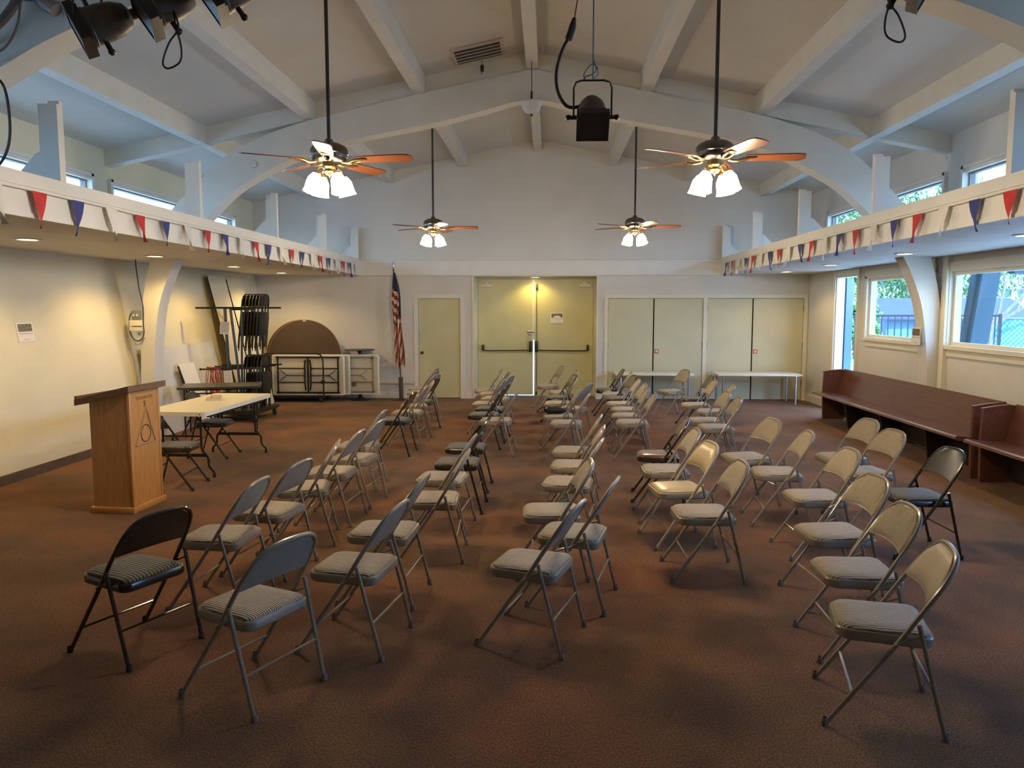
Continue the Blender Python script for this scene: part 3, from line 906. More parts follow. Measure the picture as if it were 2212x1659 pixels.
CHAIRS = [   # kind, x, y, heading, block, row from the lectern, place from the viewer
    ('dark', -2.24, 3.959, 154.9, 'near', 0, 0),
    ('gray', -2.038, 4.608, 176.1, 'near', 0, 1),
    ('gray', -1.954, 5.218, 169.7, 'near', 0, 2),
    ('gray', -1.922, 5.911, 192.3, 'near', 0, 3),
    ('gray', -1.875, 6.498, 176.5, 'near', 0, 4),
    ('gray', -1.83, 7.112, 173.0, 'near', 0, 5),
    ('gray', -1.949, 7.773, 178.1, 'near', 0, 6),
    ('dark', -1.944, 9.574, 177.8, 'far', 0, 0),
    ('gray', -1.899, 10.294, 177.9, 'far', 0, 1),
    ('gray', -1.921, 10.98, 190.6, 'far', 0, 2),
    ('dark', -1.93, 11.5, 170.1, 'far', 0, 3),
    ('gray', -2.015, 12.159, 165.6, 'far', 0, 4),
    ('gray', -2.128, 12.791, 168.0, 'far', 0, 5),
    ('gray', -2.206, 13.369, 172.1, 'far', 0, 6),
    ('gray', -1.417, 3.519, 154.1, 'near', 1, 0),
    ('gray', -1.058, 4.088, 170.2, 'near', 1, 1),
    ('gray', -1.037, 4.756, 175.6, 'near', 1, 2),
    ('gray', -0.853, 5.588, 182.5, 'near', 1, 3),
    ('gray', -0.873, 6.302, 176.0, 'near', 1, 4),
    ('dark', -0.819, 6.949, 178.5, 'near', 1, 5),
    ('dark', -0.827, 7.73, 178.2, 'near', 1, 6),
    ('gray', -0.649, 9.6, 176.5, 'far', 1, 0),
    ('dark', -0.842, 10.1, 175.9, 'far', 1, 1),
    ('dark', -0.803, 10.727, 174.8, 'far', 1, 2),
    ('gray', -0.906, 11.304, 174.7, 'far', 1, 3),
    ('gray', -0.822, 11.969, 165.3, 'far', 1, 4),
    ('gray', -0.925, 12.663, 173.0, 'far', 1, 5),
    ('gray', -1.059, 13.205, 181.8, 'far', 1, 6),
    ('gray', -0.081, 4.178, 162.2, 'near', 2, 0),
    ('gray', 0.166, 4.76, 166.4, 'near', 2, 1),
    ('gray', 0.035, 5.27, 181.4, 'near', 2, 2),
    ('gray', 0.17, 6.167, 171.1, 'near', 2, 3),
    ('gray', 0.236, 6.862, 174.7, 'near', 2, 4),
    ('gray', 0.26, 7.563, 172.7, 'near', 2, 5),
    ('gray', 0.234, 9.417, 174.7, 'far', 2, 0),
    ('gray', 0.15, 10.021, 178.9, 'far', 2, 1),
    ('gray', 0.336, 10.78, 159.5, 'far', 2, 2),
    ('gray', 0.16, 11.397, 174.9, 'far', 2, 3),
    ('dark', 0.17, 12.135, 188.9, 'far', 2, 4),
    ('gray', 0.222, 12.894, 185.9, 'far', 2, 5),
    ('gray', 0.003, 13.902, 191.4, 'far', 2, 6),
    ('gray', 1.081, 5.284, 180.9, 'near', 3, 0),
    ('tan', 1.028, 6.009, 188.9, 'near', 3, 1),
    ('gray', 1.036, 6.707, 179.9, 'near', 3, 2),
    ('brown', 1.073, 7.398, 173.5, 'near', 3, 3),
    ('gray', 1.055, 9.501, 178.0, 'far', 3, 0),
    ('gray', 1.05, 10.099, 177.2, 'far', 3, 1),
    ('gray', 1.089, 10.715, 181.3, 'far', 3, 2),
    ('gray', 1.079, 11.388, 179.8, 'far', 3, 3),
    ('dark', 1.098, 12.047, 190.6, 'far', 3, 4),
    ('gray', 1.104, 12.676, 177.2, 'far', 3, 5),
    ('dark', 1.036, 13.315, 181.0, 'far', 3, 6),
    ('plain', 1.522, 3.47, 166.3, 'near', 4, 0),
    ('gray', 1.672, 4.136, 178.1, 'near', 4, 1),
    ('gray', 1.811, 4.84, 184.8, 'near', 4, 2),
    ('gray', 2.013, 5.788, 181.9, 'near', 4, 3),
    ('gray', 1.978, 6.646, 175.8, 'near', 4, 4),
    ('gray', 1.888, 7.312, 191.0, 'near', 4, 5),
    ('gray', 2.001, 9.155, 177.8, 'far', 4, 0),
    ('gray', 1.995, 9.715, 182.7, 'far', 4, 1),
    ('gray', 2.26, 10.588, 174.7, 'far', 4, 2),
    ('gray', 2.171, 11.306, 178.9, 'far', 4, 3),
    ('dark', 2.291, 12.059, 180.3, 'far', 4, 4),
    ('gray', 2.106, 13.151, 197, 'far', 4, 5),
    ('darkplain', 2.79, 5.853, 181.6, 'near', 5, 0),
    ('gray', 2.743, 6.695, 187.7, 'near', 5, 1),
    ('gray', 2.799, 7.352, 187.3, 'near', 5, 2),
]
LOOK = {'gray': 'grey folding chair with ribbed beige pads', 'plain': 'grey folding chair with smooth plain back', 'dark': 'dark brown folding chair with striped seat',
        'darkplain': 'glossy black folding chair with bare metal back', 'tan': 'tan vinyl padded folding chair', 'brown': 'shiny brown vinyl folding chair'}
ROWN = ['row nearest lectern', 'second row from lectern', 'third row from lectern', 'fourth row from lectern', 'fifth row from lectern', 'short row beside pews']
PROTO = {}
for kind, x, y, h, blk, row, i in CHAIRS:
    place = '%s from viewer, %s%s' % (ORD[i], '' if row == 5 else blk + ' block, ', ROWN[row])
    lab = LOOK[kind] + ', ' + place
    if kind == 'gray': lab = 'grey ribbed folding chair, ' + place
    if kind == 'dark': lab = 'dark striped folding chair, ' + place
    if kind == 'plain': lab = 'grey folding chair, smooth back, ' + place
    if kind == 'darkplain': lab = 'glossy black folding chair, bare back, ' + place
    if kind == 'tan': lab = 'tan vinyl folding chair, ' + place
    if kind == 'brown': lab = 'shiny brown vinyl folding chair, ' + place
    if kind not in PROTO:
        PROTO[kind] = make_chair(kind)
        c = PROTO[kind]
        c.location = (x, y, 0); c.rotation_euler = (0, 0, R(h)); c['label'] = lab
    else:
        c = dup(PROTO[kind], (x, y, 0), R(h), lab)
for (x, y, h, lab) in [(-3.83, 7.66, 5, 'black folding chair at the near end of the white table, behind lectern'), (-4.16, 9.31, 2, 'black folding chair tucked under the white table')]:
    dup(PROTO['darkplain'], (x, y, 0), R(h), lab, 'black chairs at the white table')

# a black bag lying on one of the far chairs
t = thing('handbag', 'black handbag lying on a far chair seat in the middle row', 'bag', (0.10, 10.06, 0.455), R(5))
mb = MB()
prof = []
for k in range(9):
    a = -1 + 2 * k / 8
    rr = math.sqrt(max(0.0, 1 - a ** 4))
    ring = []
    for j in range(14):
        an = 2 * PI * j / 14
        ring.append((a * 0.15, 0.085 * (0.35 + .65 * rr) * math.cos(an) + 0.01 * math.sin(3 * a), 0.05 + 0.05 * (0.4 + .6 * rr) * math.sin(an) * (1 + .1 * math.sin(5 * a))))
    prof.append(ring + [ring[0]])
mb.grid(prof)
mb.f.append(tuple(range(14))); mb.mi.append(0)
mb.f.append(tuple(8 * 15 + j for j in range(14))); mb.mi.append(0)
obj('bag_body', mb, 'bag_black', t, angle=80)
obj('bag_strap', MB().tube(catmull([(-.12, 0, .09), (-.2, .02, .07), (-.23, .05, .015), (-.16, .09, .01), (-.03, .085, .03)], 5), .006, 6), 'bag_black', t)

# ================================================================== LECTERN
t = thing('lectern', 'oak lectern with carved triangle and circle emblem beside the white table', 'lectern', (-3.885, 6.85, 0), R(-4))
hw, hd = 0.185, 0.235
def slope(x): return 1.045 + (x / hw) * 0.045     # underside of the desk, rising towards the audience
P_ = [(-hw, 0.05), (hw, 0.05), (hw, slope(hw)), (-hw, slope(-hw))]
obj('side_panel', MB().prism(P_, -hd, -hd + 0.02, 'y'), 'oak', t, smooth=False)
obj('side_panel', MB().prism(P_, hd - 0.02, hd, 'y'), 'oak', t, smooth=False)
fp = obj('front_panel', MB().box(hw - .018, hw + .006, -hd + .02, hd - .02, .05, slope(hw)), 'oak', t, smooth=False)
obj('corner_strip', MB().rbox(hw - .02, hw + .012, -hd - .004, -hd + .03, .05, slope(hw), .006), 'oak', t)
obj('corner_strip', MB().rbox(hw - .02, hw + .012, hd - .03, hd + .004, .05, slope(hw), .006), 'oak', t)
obj('shelf', MB().box(-hw + .01, hw - .02, -hd + .02, hd - .02, .6, .62), 'oak', t, smooth=False)
obj('base_plinth', MB().rbox(-hw - .03, hw + .03, -hd - .03, hd + .03, 0, .055, .008), 'oak', t)
x0, x1 = -hw - .10, hw + .045
top = MB().strip([(x0, slope(x0)), (x1, slope(x1))], [(x0, slope(x0) + .055), (x1, slope(x1) + .055)], -hd - .06, hd + .06, 'y')
tp = obj('desk_board', top, 'oak_dark', t, smooth=False)
obj('book_ledge', MB().box(x0 - .002, x0 + .02, -hd - .05, hd + .05, slope(x0) + .05, slope(x0) + .085), 'oak_dark', tp, smooth=False)
# carved emblem on the audience side
fx = hw + .006
tri = [(-.155, .60), (.150, .60), (.02, .93)]
mb = MB()
for a, b in zip(tri, tri[1:] + tri[:1]):
    mb.tube([(fx + .001, a[0], a[1]), (fx + .001, b[0], b[1])], 0.010, 6)
obj('triangle_emblem', mb, 'oak_carve', fp)
mb = MB().tube([(fx + .001, .002 + .075 * math.cos(a_), .695 + .078 * math.sin(a_)) for a_ in [2 * PI * i / 28 for i in range(28)]], .006, 6, closed=True)
obj('circle_emblem', mb, 'oak_groove', fp)
me = text_mesh('TRADITIONS', 0.046, 0.003, 'oak_carve')
obj('carved_lettering', me, None, fp, (fx + .001, 0.0, 1.025), (R(90), 0, R(90)))
me = text_mesh('S', 0.075, 0.003, 'oak_groove')
obj('carved_lettering', me, None, fp, (fx + .001, 0.005, .965), (R(90), 0, R(90)))

# ================================================================== TABLES
def wishbone(name_root, t, y, w, h, spread, m, r=0.0135):
    """folding-table leg pair: two uprights that turn outwards into feet, with a low bar"""
    for s in (-1, 1):
        pts = [(s * w, y, h), (s * w, y, .36), (s * (w + .01), y, .30), (s * (w + .07), y, .215), (s * (w + spread - .05), y, .12), (s * (w + spread), y, .06), (s * (w + spread + .003), y, .012)]
        obj('table_leg', MB().tube([Vector(pts[0])] + catmull(pts[1:], 4), r, 8), m, t)
        obj('foot_cap', MB().cyl((s * (w + spread + .003), y, 0), r + .004, .03, 10), 'rubber_black', t)
    obj('leg_bar', MB().box(-w - .05, w + .05, y - .008, y + .008, .225, .26), m, t, smooth=False)
    obj('leg_bar', MB().box(-w, w, y - .012, y + .012, h - .02, h), m, t, smooth=False)
t = thing('folding_table', 'white plastic folding table with two books, beside the lectern', 'table', (-3.955, 8.82, 0), R(-1.5))
W_, L_ = 0.37, 0.905
def rr_poly(w, l, r, seg=4):
    pts = []
    for cx_, cy_, a0 in ((w - r, -l + r, -90), (w - r, l - r, 0), (-w + r, l - r, 90), (-w + r, -l + r, 180)):
        for i in range(seg + 1):
            a = R(a0 + 90 * i / seg); pts.append((cx_ + r * math.cos(a), cy_ + r * math.sin(a)))
    return pts
obj('table_top', MB().prism(rr_poly(W_, L_, .045), .695, .74, 'z'), 'table_top', t, angle=50)
obj('apron_rail', MB().box(-.33, -.30, -.75, .75, .665, .695), 'black_metal', t, smooth=False)
obj('apron_rail', MB().box(.30, .33, -.75, .75, .665, .695), 'black_metal', t, smooth=False)
for y in (-.72, .72):
    wishbone('leg', t, y, .215, .69, .13, 'black_metal')
    s = 1 if y < 0 else -1
    obj('leg_brace', MB().tube([(0, y, .45), (0, y + s * .28, .68)], .008, 6), 'black_metal', t)
    obj('brace_bar', MB().tube([(-.215, y, .45), (.215, y, .45)], .008, 6), 'black_metal', t)
for s in (-1, 1):
    obj('corner_plug', MB().cyl((s * .30, L_ - .004, .718), .008, .006, 8, 'y').cyl((s * .30, -L_ - .002, .718), .008, .006, 8, 'y'), 'rubber_black', t)
# books on it
for (x, y, z, a, wx, wy, h, lab) in [(-4.02, 9.02, .74, 20, .15, .21, .028, 'lower tan book of the pair lying on the white table'), (-3.985, 9.03, .768, 32, .11, .17, .025, 'upper smaller tan book lying on the other book')]:
    b = thing('book', lab, 'book', (x, y, z), R(a), 'books on the white table')
    obj('book_cover', MB().box(-wx / 2, wx / 2, -wy / 2, wy / 2, 0, .003).box(-wx / 2, wx / 2, -wy / 2, wy / 2, h - .003, h).box(-wx / 2, -wx / 2 + .003, -wy / 2, wy / 2, .003, h - .003), 'book_cover', b, smooth=False)
    obj('page_block', MB().box(-wx / 2 + .003, wx / 2 - .004, -wy / 2 + .004, wy / 2 - .004, .003, h - .003), 'book_page', b, smooth=False)

# dark table behind the white one
t = thing('folding_table', 'low dark folding table behind the white table', 'table', (-4.78, 11.0, 0), R(18))
obj('table_top', MB().prism(rr_poly(.56, .33, .03), .69, .72, 'z'), 'table_black', t, angle=50)
for x in (-.47, .47):
    for y in (-.26, .26):
        obj('table_leg', MB().tube([(x, y, .69), (x, y, 0)], .012, 8), 'black_metal', t)
    obj('leg_bar', MB().tube([(x, -.26, .2), (x, .26, .2)], .008, 6), 'black_metal', t)
for y in (-.26, .26):
    obj('apron_rail', MB().box(-.47, .47, y - .01, y + .01, .615, .635), 'black_metal', t, smooth=False)
    for x in (-.47, .47):
        s = -1 if x > 0 else 1
        obj('leg_brace', MB().tube([(x, y, .52), (x + s * .12, y, .68)], .007, 6), 'black_metal', t)

# low white tables against the closets
def low_table(x0, x1, lab):
    t = thing('low_table', lab, 'table', ((x0 + x1) / 2, 15.13, 0), 0, 'low white tables by the closets')
    w = (x1 - x0) / 2
    obj('table_top', MB().rbox(-w, w, -.34, .34, .545, .58, .006), 'table_white', t)
    for x in (-w + .1, w - .1):
        for y in (-.29, .29):
            obj('table_leg', MB().tube([(x, y, .545), (x, y, 0)], .02, 10), 'steel', t)
        obj('leg_plate', MB().box(x - .04, x + .04, -.31, .31, .535, .545), 'steel', t, smooth=False)
low_table(1.30, 2.80, 'low white table by the closets beside the double doors')
low_table(3.25, 4.83, 'low white table by the closets nearest the right wall')

# ================================================================== PEWS
def make_pew(y0, y1, lab, root=None):
    t = thing('pew', lab, 'pew', (4.74, (y0 + y1) / 2, 0), 0, 'pews along the right wall')
    l = (y1 - y0) / 2
    # local x: -0.43 seat front ... +0.25 wall side
    seat = [(-.345, .425), (-.34, .45), (-.32, .462), (-.2, .448), (.10, .435), (.10, .405), (-.30, .41)]
    obj('seat', MB().prism(seat, -l + .015, l - .015, 'y'), 'pew_wood', t)
    back = [(.065, .40), (.10, .40), (.195, .80), (.196, .83), (.165, .835), (.16, .80)]
    obj('backrest', MB().prism(back, -l + .045, l - .045, 'y'), 'pew_wood', t)
    end = [(-.16, 0), (.19, 0), (.20, .40), (.205, .76), (.19, .80), (.10, .815), (-.03, .80), (-.165, .775), (-.175, .45)]
    for s in (-1, 1):
        a, b = sorted((s * l, s * (l - .042)))
        e = obj('end_panel', MB().prism(end, a, b, 'y'), 'pew_wood', t)
        a, b = sorted((s * (l + .004), s * (l - .046)))
        obj('end_cap', MB().strip([(-.17, .772), (-.03, .797), (.10, .812), (.20, .798)], [(-.175, .79), (-.03, .815), (.10, .83), (.205, .815)], a, b, 'y'), 'pew_wood', e)
    for q in (-.55, 0.0, .55):
        obj('seat_support', MB().prism([(-.12, 0), (.10, 0), (.09, .41), (-.19, .41)], q * l - .02, q * l + .02, 'y'), 'pew_dark', t, smooth=False)
    obj('kick_board', MB().box(.10, .115, -l + .05, l - .05, .06, .40), 'pew_dark', t, smooth=False)
    return t
make_pew(8.42, 12.98, 'long dark red wooden pew along the right wall, nearer the far corner')
make_pew(3.75, 8.28, 'dark red wooden pew at the right edge, nearer the viewer')

# ================================================================== LEANING PANELS (left wall, towards the far corner)
def lean_panel(name, y0, y1, xb, xt, zt, th, lab, m='stucco', r=0.0, rim=True):
    """board standing on the floor at xb and touching the wall at xt"""
    ang = math.atan2(xb - xt, zt)
    L = math.hypot(xb - xt, zt)
    t = thing(name, lab, 'panel', (xb, (y0 + y1) / 2, 0), 0, 'boards leaning on the left wall')
    t.rotation_euler = (0, -ang, 0)
    w = (y1 - y0) / 2
    if r:
        pts = [(p[1], p[0] + L / 2) for p in rr_poly(L / 2, w, r)]
        obj('board', MB().prism(pts, 0, th, 'x'), m, t, angle=50)
    else:
        obj('board', MB().box(0, th, -w, w, 0, L), m, t, smooth=False)
    if rim:
        obj('edge_strip', MB().box(-.004, th + .002, -w - .012, -w, .02, L - .03), 'gap_dark', t, smooth=False)
    return t
lean_panel('partition_board', 13.08, 13.80, -5.30, -5.87, 2.40, .014, 'tall cream panel leaning on the left wall, nearer of two', r=.06)
lean_panel('partition_board', 13.86, 14.58, -5.30, -5.87, 2.38, .014, 'tall cream panel leaning on the left wall, nearer the corner', r=.05)
lean_panel('white_sheet', 10.62, 12.95, -5.50, -5.76, 1.26, .014, 'wide low white sheet leaning on the left wall behind the dark table', m='wall_paint', rim=False)
lean_panel('white_board', 11.40, 11.90, -5.30, -5.62, .98, .02, 'small white board leaning on the left wall', m='trim_white')

# ================================================================== CHAIR RACK
t = thing('chair_rack', 'dark metal rolling rack holding folded chairs, left rear corner', 'rack', (-5.02, 12.55, 0), 0)
obj('base_frame', MB().box(-.36, .36, -.52, -.47, .13, .18).box(-.36, .36, .47, .52, .13, .18).box(-.36, -.31, -.47, .47, .13, .18).box(.31, .36, -.47, .47, .13, .18).box(-.03, .03, -.47, .47, .13, .18), 'green_metal', t, smooth=False)
obj('deck_plate', MB().box(-.31, .31, -.47, .47, .18, .19), 'green_metal', t, smooth=False)
for sx in (-.30, .30):
    for sy in (-.46, .46):
        c_ = obj('caster', MB().cyl((sx - .018, sy, .062), .062, .036, 18, 'x'), 'rubber_black', t)
        obj('caster_fork', MB().box(sx - .028, sx - .022, sy - .025, sy + .025, .05, .13).box(sx + .022, sx + .028, sy - .025, sy + .025, .05, .13).box(sx - .03, sx + .03, sy - .03, sy + .03, .122, .13), 'steel', c_, smooth=False)
for y in (-.45, .45):
    obj('post', MB().tube([(-.16, y, .18), (-.10, y, .9), (-.13, y, 1.83)], .027, 4), 'green_metal', t, smooth=False)
    obj('post', MB().tube([(.10, y, .18), (.05, y, .9), (-.04, y, 1.83)], .022, 4), 'green_metal', t, smooth=False)
    obj('post', MB().tube([(.10, y, .18), (.14, y, 1.83)], .018, 4), 'green_metal', t, smooth=False)
    obj('upper_arm', MB().box(-.60, .46, y - .02, y + .02, 1.825, 1.855), 'green_metal', t, smooth=False)
obj('top_rail', MB().box(-.06, 0.0, -.45, .45, 1.80, 1.825), 'green_metal', t, smooth=False)
for y in (-.45, -.18, .12, .42):
    obj('lower_arm', MB().tube([(-.56, y, .855), (.46, y, .875)], .013, 6), 'green_metal', t)
    obj('arm_tip', MB().box(-.575, -.555, y - .018, y + .018, .84, .872), 'black_metal', t, smooth=False)
# folded chairs hanging on it
def make_folded():
    f = thing('folded_chair', 'x', 'chair', (0, 0, 0), 0, 'folded chairs on the rack')
    U = [(0, -.21, -.62), (0, -.21, .16), (0, -.17, .235), (0, -.09, .26), (0, .09, .26), (0, .17, .235), (0, .21, .16), (0, .21, -.62)]
    obj('frame_tube', MB().tube(U, .011, 6), 'black_metal', f)
    obj('backrest', MB().rbox(-.006, .006, -.19, .19, .06, .24, .005), 'black_metal', f)
    obj('seat_pan', MB().rbox(.008, .036, -.185, .185, -.42, -.02, .012), 'black_metal', f)
    for s in (-1, 1):
        obj('rear_leg', MB().tube([(.012, s * .228, -.10), (.02, s * .222, -.66)], .0095, 6), 'black_metal', f)
    return f
fproto = None
for tier, z in (('upper', 1.80), ('lower', .80)):
    for i in range(6):
        x = -4.97 + i * .056
        lab = 'black folded chair hanging on the rack %s tier, %s from left' % (tier, ORD[i])
        tilt = R(random.uniform(-2.0, 2.0))
        y = 12.55 + random.uniform(-.03, .03)
        if fproto is None:
            fproto = make_folded()
            f = fproto
            f.location = (x, y, z); f['label'] = lab
        else:
            f = dup(fproto, (x, y, z), 0, lab)
        f.rotation_euler = (0, R(7) if tier == 'upper' else R(3), tilt)
# orange cord hanging from the lower arm
mb = MB()
rnd = random.Random(3)
for k in range(9):
    x = -5.46 + .022 * k + rnd.uniform(-.01, .01)
    b = .34 + rnd.uniform(0, .14)
    yy = 12.10 + rnd.uniform(-.03, .03)
    pts = [(x + .02, yy, .885), (x - .005, yy - .03, .80), (x - .02 + rnd.uniform(-.03, .02), yy - .04, b + .12), (x + .01, yy - .02, b), (x + .05 + rnd.uniform(-.01, .03), yy + .01, b + .13), (x + .04, yy + .03, .80), (x + .02, yy, .885)]
    mb.tube(catmull(pts, 4), .0065, 6)
tag(obj('extension_cord', mb, 'red_cord'), 'coiled orange extension cord hanging on the chair rack', 'cord')
def notice(name, lab, loc, rot, w, h, lines, photo=None, group=None, bend=0.0, cat='poster'):
    """sheet of paper in its own x-z plane, facing -y"""
    t = thing(name, lab, cat, loc, 0, group)
    t.rotation_euler = rot
    P = []
    for i in range(5):
        zz = -h / 2 + h * i / 4
        P.append([(-w / 2 + w * j / 6, -.002 - bend * (1 - (i / 4)) * abs(math.sin(PI * j / 6)), zz) for j in range(7)])
    mb = MB().grid(P); n0 = len(mb.v)
    mb.grid([[(x, y + .0012, z) for x, y, z in row] for row in P], flip=True)
    obj('sheet', mb, 'paper', t, angle=60)
    if photo:
        x0, x1, z0, z1 = photo
        obj('printed_photo', MB().box(x0, x1, -.0036, -.0026, z0, z1), 'print_photo', t, smooth=False)
    for (x0, x1, z0, z1) in lines:
        obj('text_line', MB().box(x0, x1, -.0036 - bend * .6, -.0026, z0, z1), 'print_grey', t, smooth=False)
    return t
LN = [(-.055, .055, .075 - .028 * i, .083 - .028 * i) for i in range(6)]
notice('notice', 'handwritten paper notice on the upper post of the chair rack', (-5.15, 12.062, 1.52), (0, R(4), 0), .15, .20, LN, cat='notice')
notice('notice', 'handwritten paper notice on the lower post of the chair rack', (-5.12, 12.062, .74), (0, R(-4), 0), .14, .20, LN, cat='notice')

# ================================================================== TABLE CART AND ITS LOAD
def perforated():
    m = bpy.data.materials.new('perforated_plastic')
    m.use_nodes = True
    tt = m.node_tree
    b = tt.nodes['Principled BSDF']
    b.inputs['Roughness'].default_value = .55
    c = tt.nodes.new('ShaderNodeTexCoord')
    mp_ = tt.nodes.new('ShaderNodeMapping')
    mp_.inputs['Rotation'].default_value = (R(-90), 0, 0)
    br = tt.nodes.new('ShaderNodeTexBrick')
    br.inputs['Scale'].default_value = 14
    br.inputs['Color1'].default_value = (.13, .115, .085, 1)
    br.inputs['Color2'].default_value = (.10, .085, .06, 1)
    br.inputs['Mortar'].default_value = (.60, .56, .45, 1)
    br.inputs['Mortar Size'].default_value = .105
    br.inputs['Mortar Smooth'].default_value = .2
    br.inputs['Brick Width'].default_value = .5
    br.inputs['Row Height'].default_value = .27
    tt.links.new(c.outputs['Object'], mp_.inputs['Vector'])
    tt.links.new(mp_.outputs['Vector'], br.inputs['Vector'])
    tt.links.new(br.outputs['Color'], b.inputs['Base Color'])
    MATS['perforated_plastic'] = m
perforated()
t = thing('table_cart', 'black tube cart holding folded tables by the far wall', 'cart', (-4.95, 15.0, 0), 0)
obj('base_frame', MB().box(-.62, .60, -.27, -.23, .085, .125).box(-.62, .60, .23, .27, .085, .125).box(-.62, -.58, -.23, .23, .085, .125).box(.56, .60, -.23, .23, .085, .125).box(-.58, .56, -.23, .23, .09, .10), 'black_metal', t, smooth=False)
for y in (-.27, .30):
    pts = [(-.60, y, .10), (-.60, y, .88), (-.56, y, .945), (-.50, y, .955), (.46, y, .955), (.53, y, .94), (.575, y, .87), (.585, y, .75), (.585, y, .10)]
    obj('side_hoop', MB().tube(pts, .016, 8), 'black_metal', t)
for sx in (-.52, .52):
    for sy in (-.24, .24):
        c_ = obj('caster', MB().cyl((sx - .015, sy, .042), .042, .03, 16, 'x'), 'rubber_black', t)
        obj('caster_fork', MB().box(sx - .024, sx - .018, sy - .02, sy + .02, .03, .087).box(sx + .018, sx + .024, sy - .02, sy + .02, .03, .087), 'steel', c_, smooth=False)
def edge_table(x0, x1, z0, z1, y, lab, legs=True):
    t = thing('folded_table', lab, 'table', ((x0 + x1) / 2, y, z0), 0, 'folded tables on the cart')
    w = (x1 - x0) / 2; h = z1 - z0
    pts = [(p[0], p[1] + h / 2) for p in rr_poly(w, h / 2, .045)]
    obj('table_top', MB().prism(pts, 0.0, .04, 'y'), 'plastic_white', t, angle=50)
    ins = [(p[0], p[1] + h / 2) for p in rr_poly(w - .028, h / 2 - .028, .03)]
    obj('underside', MB().prism(ins, -.004, 0.0, 'y'), 'perforated_plastic', t, angle=50)
    fm = 'black_metal' if legs else 'chair_frame_grey'
    for zz in (.055, h - .055):
        obj('frame_rail', MB().box(-w + .09, w - .09, -.03, -.004, zz - .014, zz + .014), fm, t, smooth=False)
    obj('rail_end', MB().box(w - .135, w - .11, -.03, -.004, .04, h - .04), fm, t, smooth=False)
    obj('rail_end', MB().box(-w + .11, -w + .135, -.03, -.004, .04, h - .04), fm, t, smooth=False)
    for s in (-1, 1):
        for zz in (h * .32, h * .66):
            obj('table_leg', MB().tube([(s * (w - .12), -.036, zz), (s * .07, -.036, zz)], .012, 6), fm, t)
        obj('leg_foot', MB().tube([(s * .045, -.036, .10), (s * .06, -.036, .22), (s * .06, -.036, h - .22), (s * .045, -.036, h - .10)], .015, 6), fm, t)
        obj('leg_brace', MB().tube([(s * .07, -.034, h * .49), (s * .42, -.034, h * .49), (s * .55, -.034, h * .62)], .007, 6).tube([(s * .42, -.034, h * .49), (s * .55, -.034, h * .36)], .007, 6), fm, t)
    obj('centre_bar', MB().box(-.012, .012, -.03, -.004, .055, h - .055), fm, t, smooth=False)
    return t
ft = edge_table(-5.42, -3.98, .128, .93, 14.86, 'folded white table standing on edge in front on the cart')
obj('dark_sticker', MB().prism([(.29, .20), (.35, .26), (.29, .32), (.23, .26)], -.0075, -.004, 'y'), 'brown_laminate', ft, smooth=False)
edge_table(-5.36, -3.90, .128, .925, 14.96, 'folded white table standing on edge, second on the cart')
ft = edge_table(-4.90, -3.34, .128, .92, 15.06, 'folded white table sticking out to the right of the cart', legs=False)
obj('yellow_sticker', MB().prism([(.27 + .05 * math.cos(a_), .20 + .05 * math.sin(a_)) for a_ in [2 * PI * i / 14 for i in range(14)]], -.0075, -.004, 'y'), 'brass', ft, smooth=False)
for i, (dx, dy) in enumerate([(0, 0), (-.07, .07)]):
    t = thing('round_table', ['round brown folded table standing on edge behind the cart tables', 'second round brown folded table, behind the first one'][i], 'table', (-4.86 + dx, 15.17 + dy, .868), 0, 'round tables on edge')
    t.rotation_euler = (R(-2), 0, 0)
    circ = [(.735 * math.cos(a_), .735 * math.sin(a_)) for a_ in [2 * PI * k / 64 for k in range(64)]]
    obj('table_top', MB().prism(circ, 0, .022, 'y'), 'brown_laminate', t, angle=50)
    obj('edge_band', MB().strip([(p[0] * 1.0, p[1] * 1.0) for p in circ + circ[:1]], [(p[0] * 1.008, p[1] * 1.008) for p in circ + circ[:1]], .0, .022, 'y'), 'laminate_edge', t, angle=50)
    if i == 0: obj('size_label', MB().box(-.035, .035, -.002, 0, .70, .73), 'print_grey', t, smooth=False)
t = thing('pedestal_table', 'small dark round pedestal table between the cart and the flag', 'table', (-3.76, 15.22, 0))
obj('table_top', MB().lathe([(.001, .995), (.29, .995), (.30, 1.003), (.30, 1.012), (.29, 1.018), (.001, 1.018)], n=32), 'table_black', t)
obj('column', MB().lathe([(.05, .995), (.05, .97), (.032, .95), (.032, .08), (.05, .05)], n=16), 'black_metal', t)
obj('base_disc', MB().lathe([(.05, .05), (.10, .035), (.20, .018), (.215, 0), (.001, 0)], n=28), 'black_metal', t)

# ================================================================== FLAG
t = thing('flag_stand', 'draped American flag on a leaning floor pole beside the single door', 'flag', (-2.93, 15.22, 0))
obj('base_disc', MB().lathe([(.001, 0), (.19, 0), (.19, .012), (.06, .025), (.045, .03)], n=28), 'bronze_knob', t)
lean = Matrix.Rotation(R(-2.7), 4, 'Y')
obj('pole_sleeve', MB().tube([(0, 0, .02), (-.012, 0, .46)], .045, 14), 'brown_laminate', t)
obj('pole', MB().tube([(-.008, 0, .40), (-.125, 0, 2.62)], .013, 8), 'brown_laminate', t)
obj('finial', MB().lathe([(.013, 0), (.02, .01), (.011, .03), (.018, .06), (.013, .10), (.002, .16)], (-.125, 0, 2.60), 12), 'chrome', t)
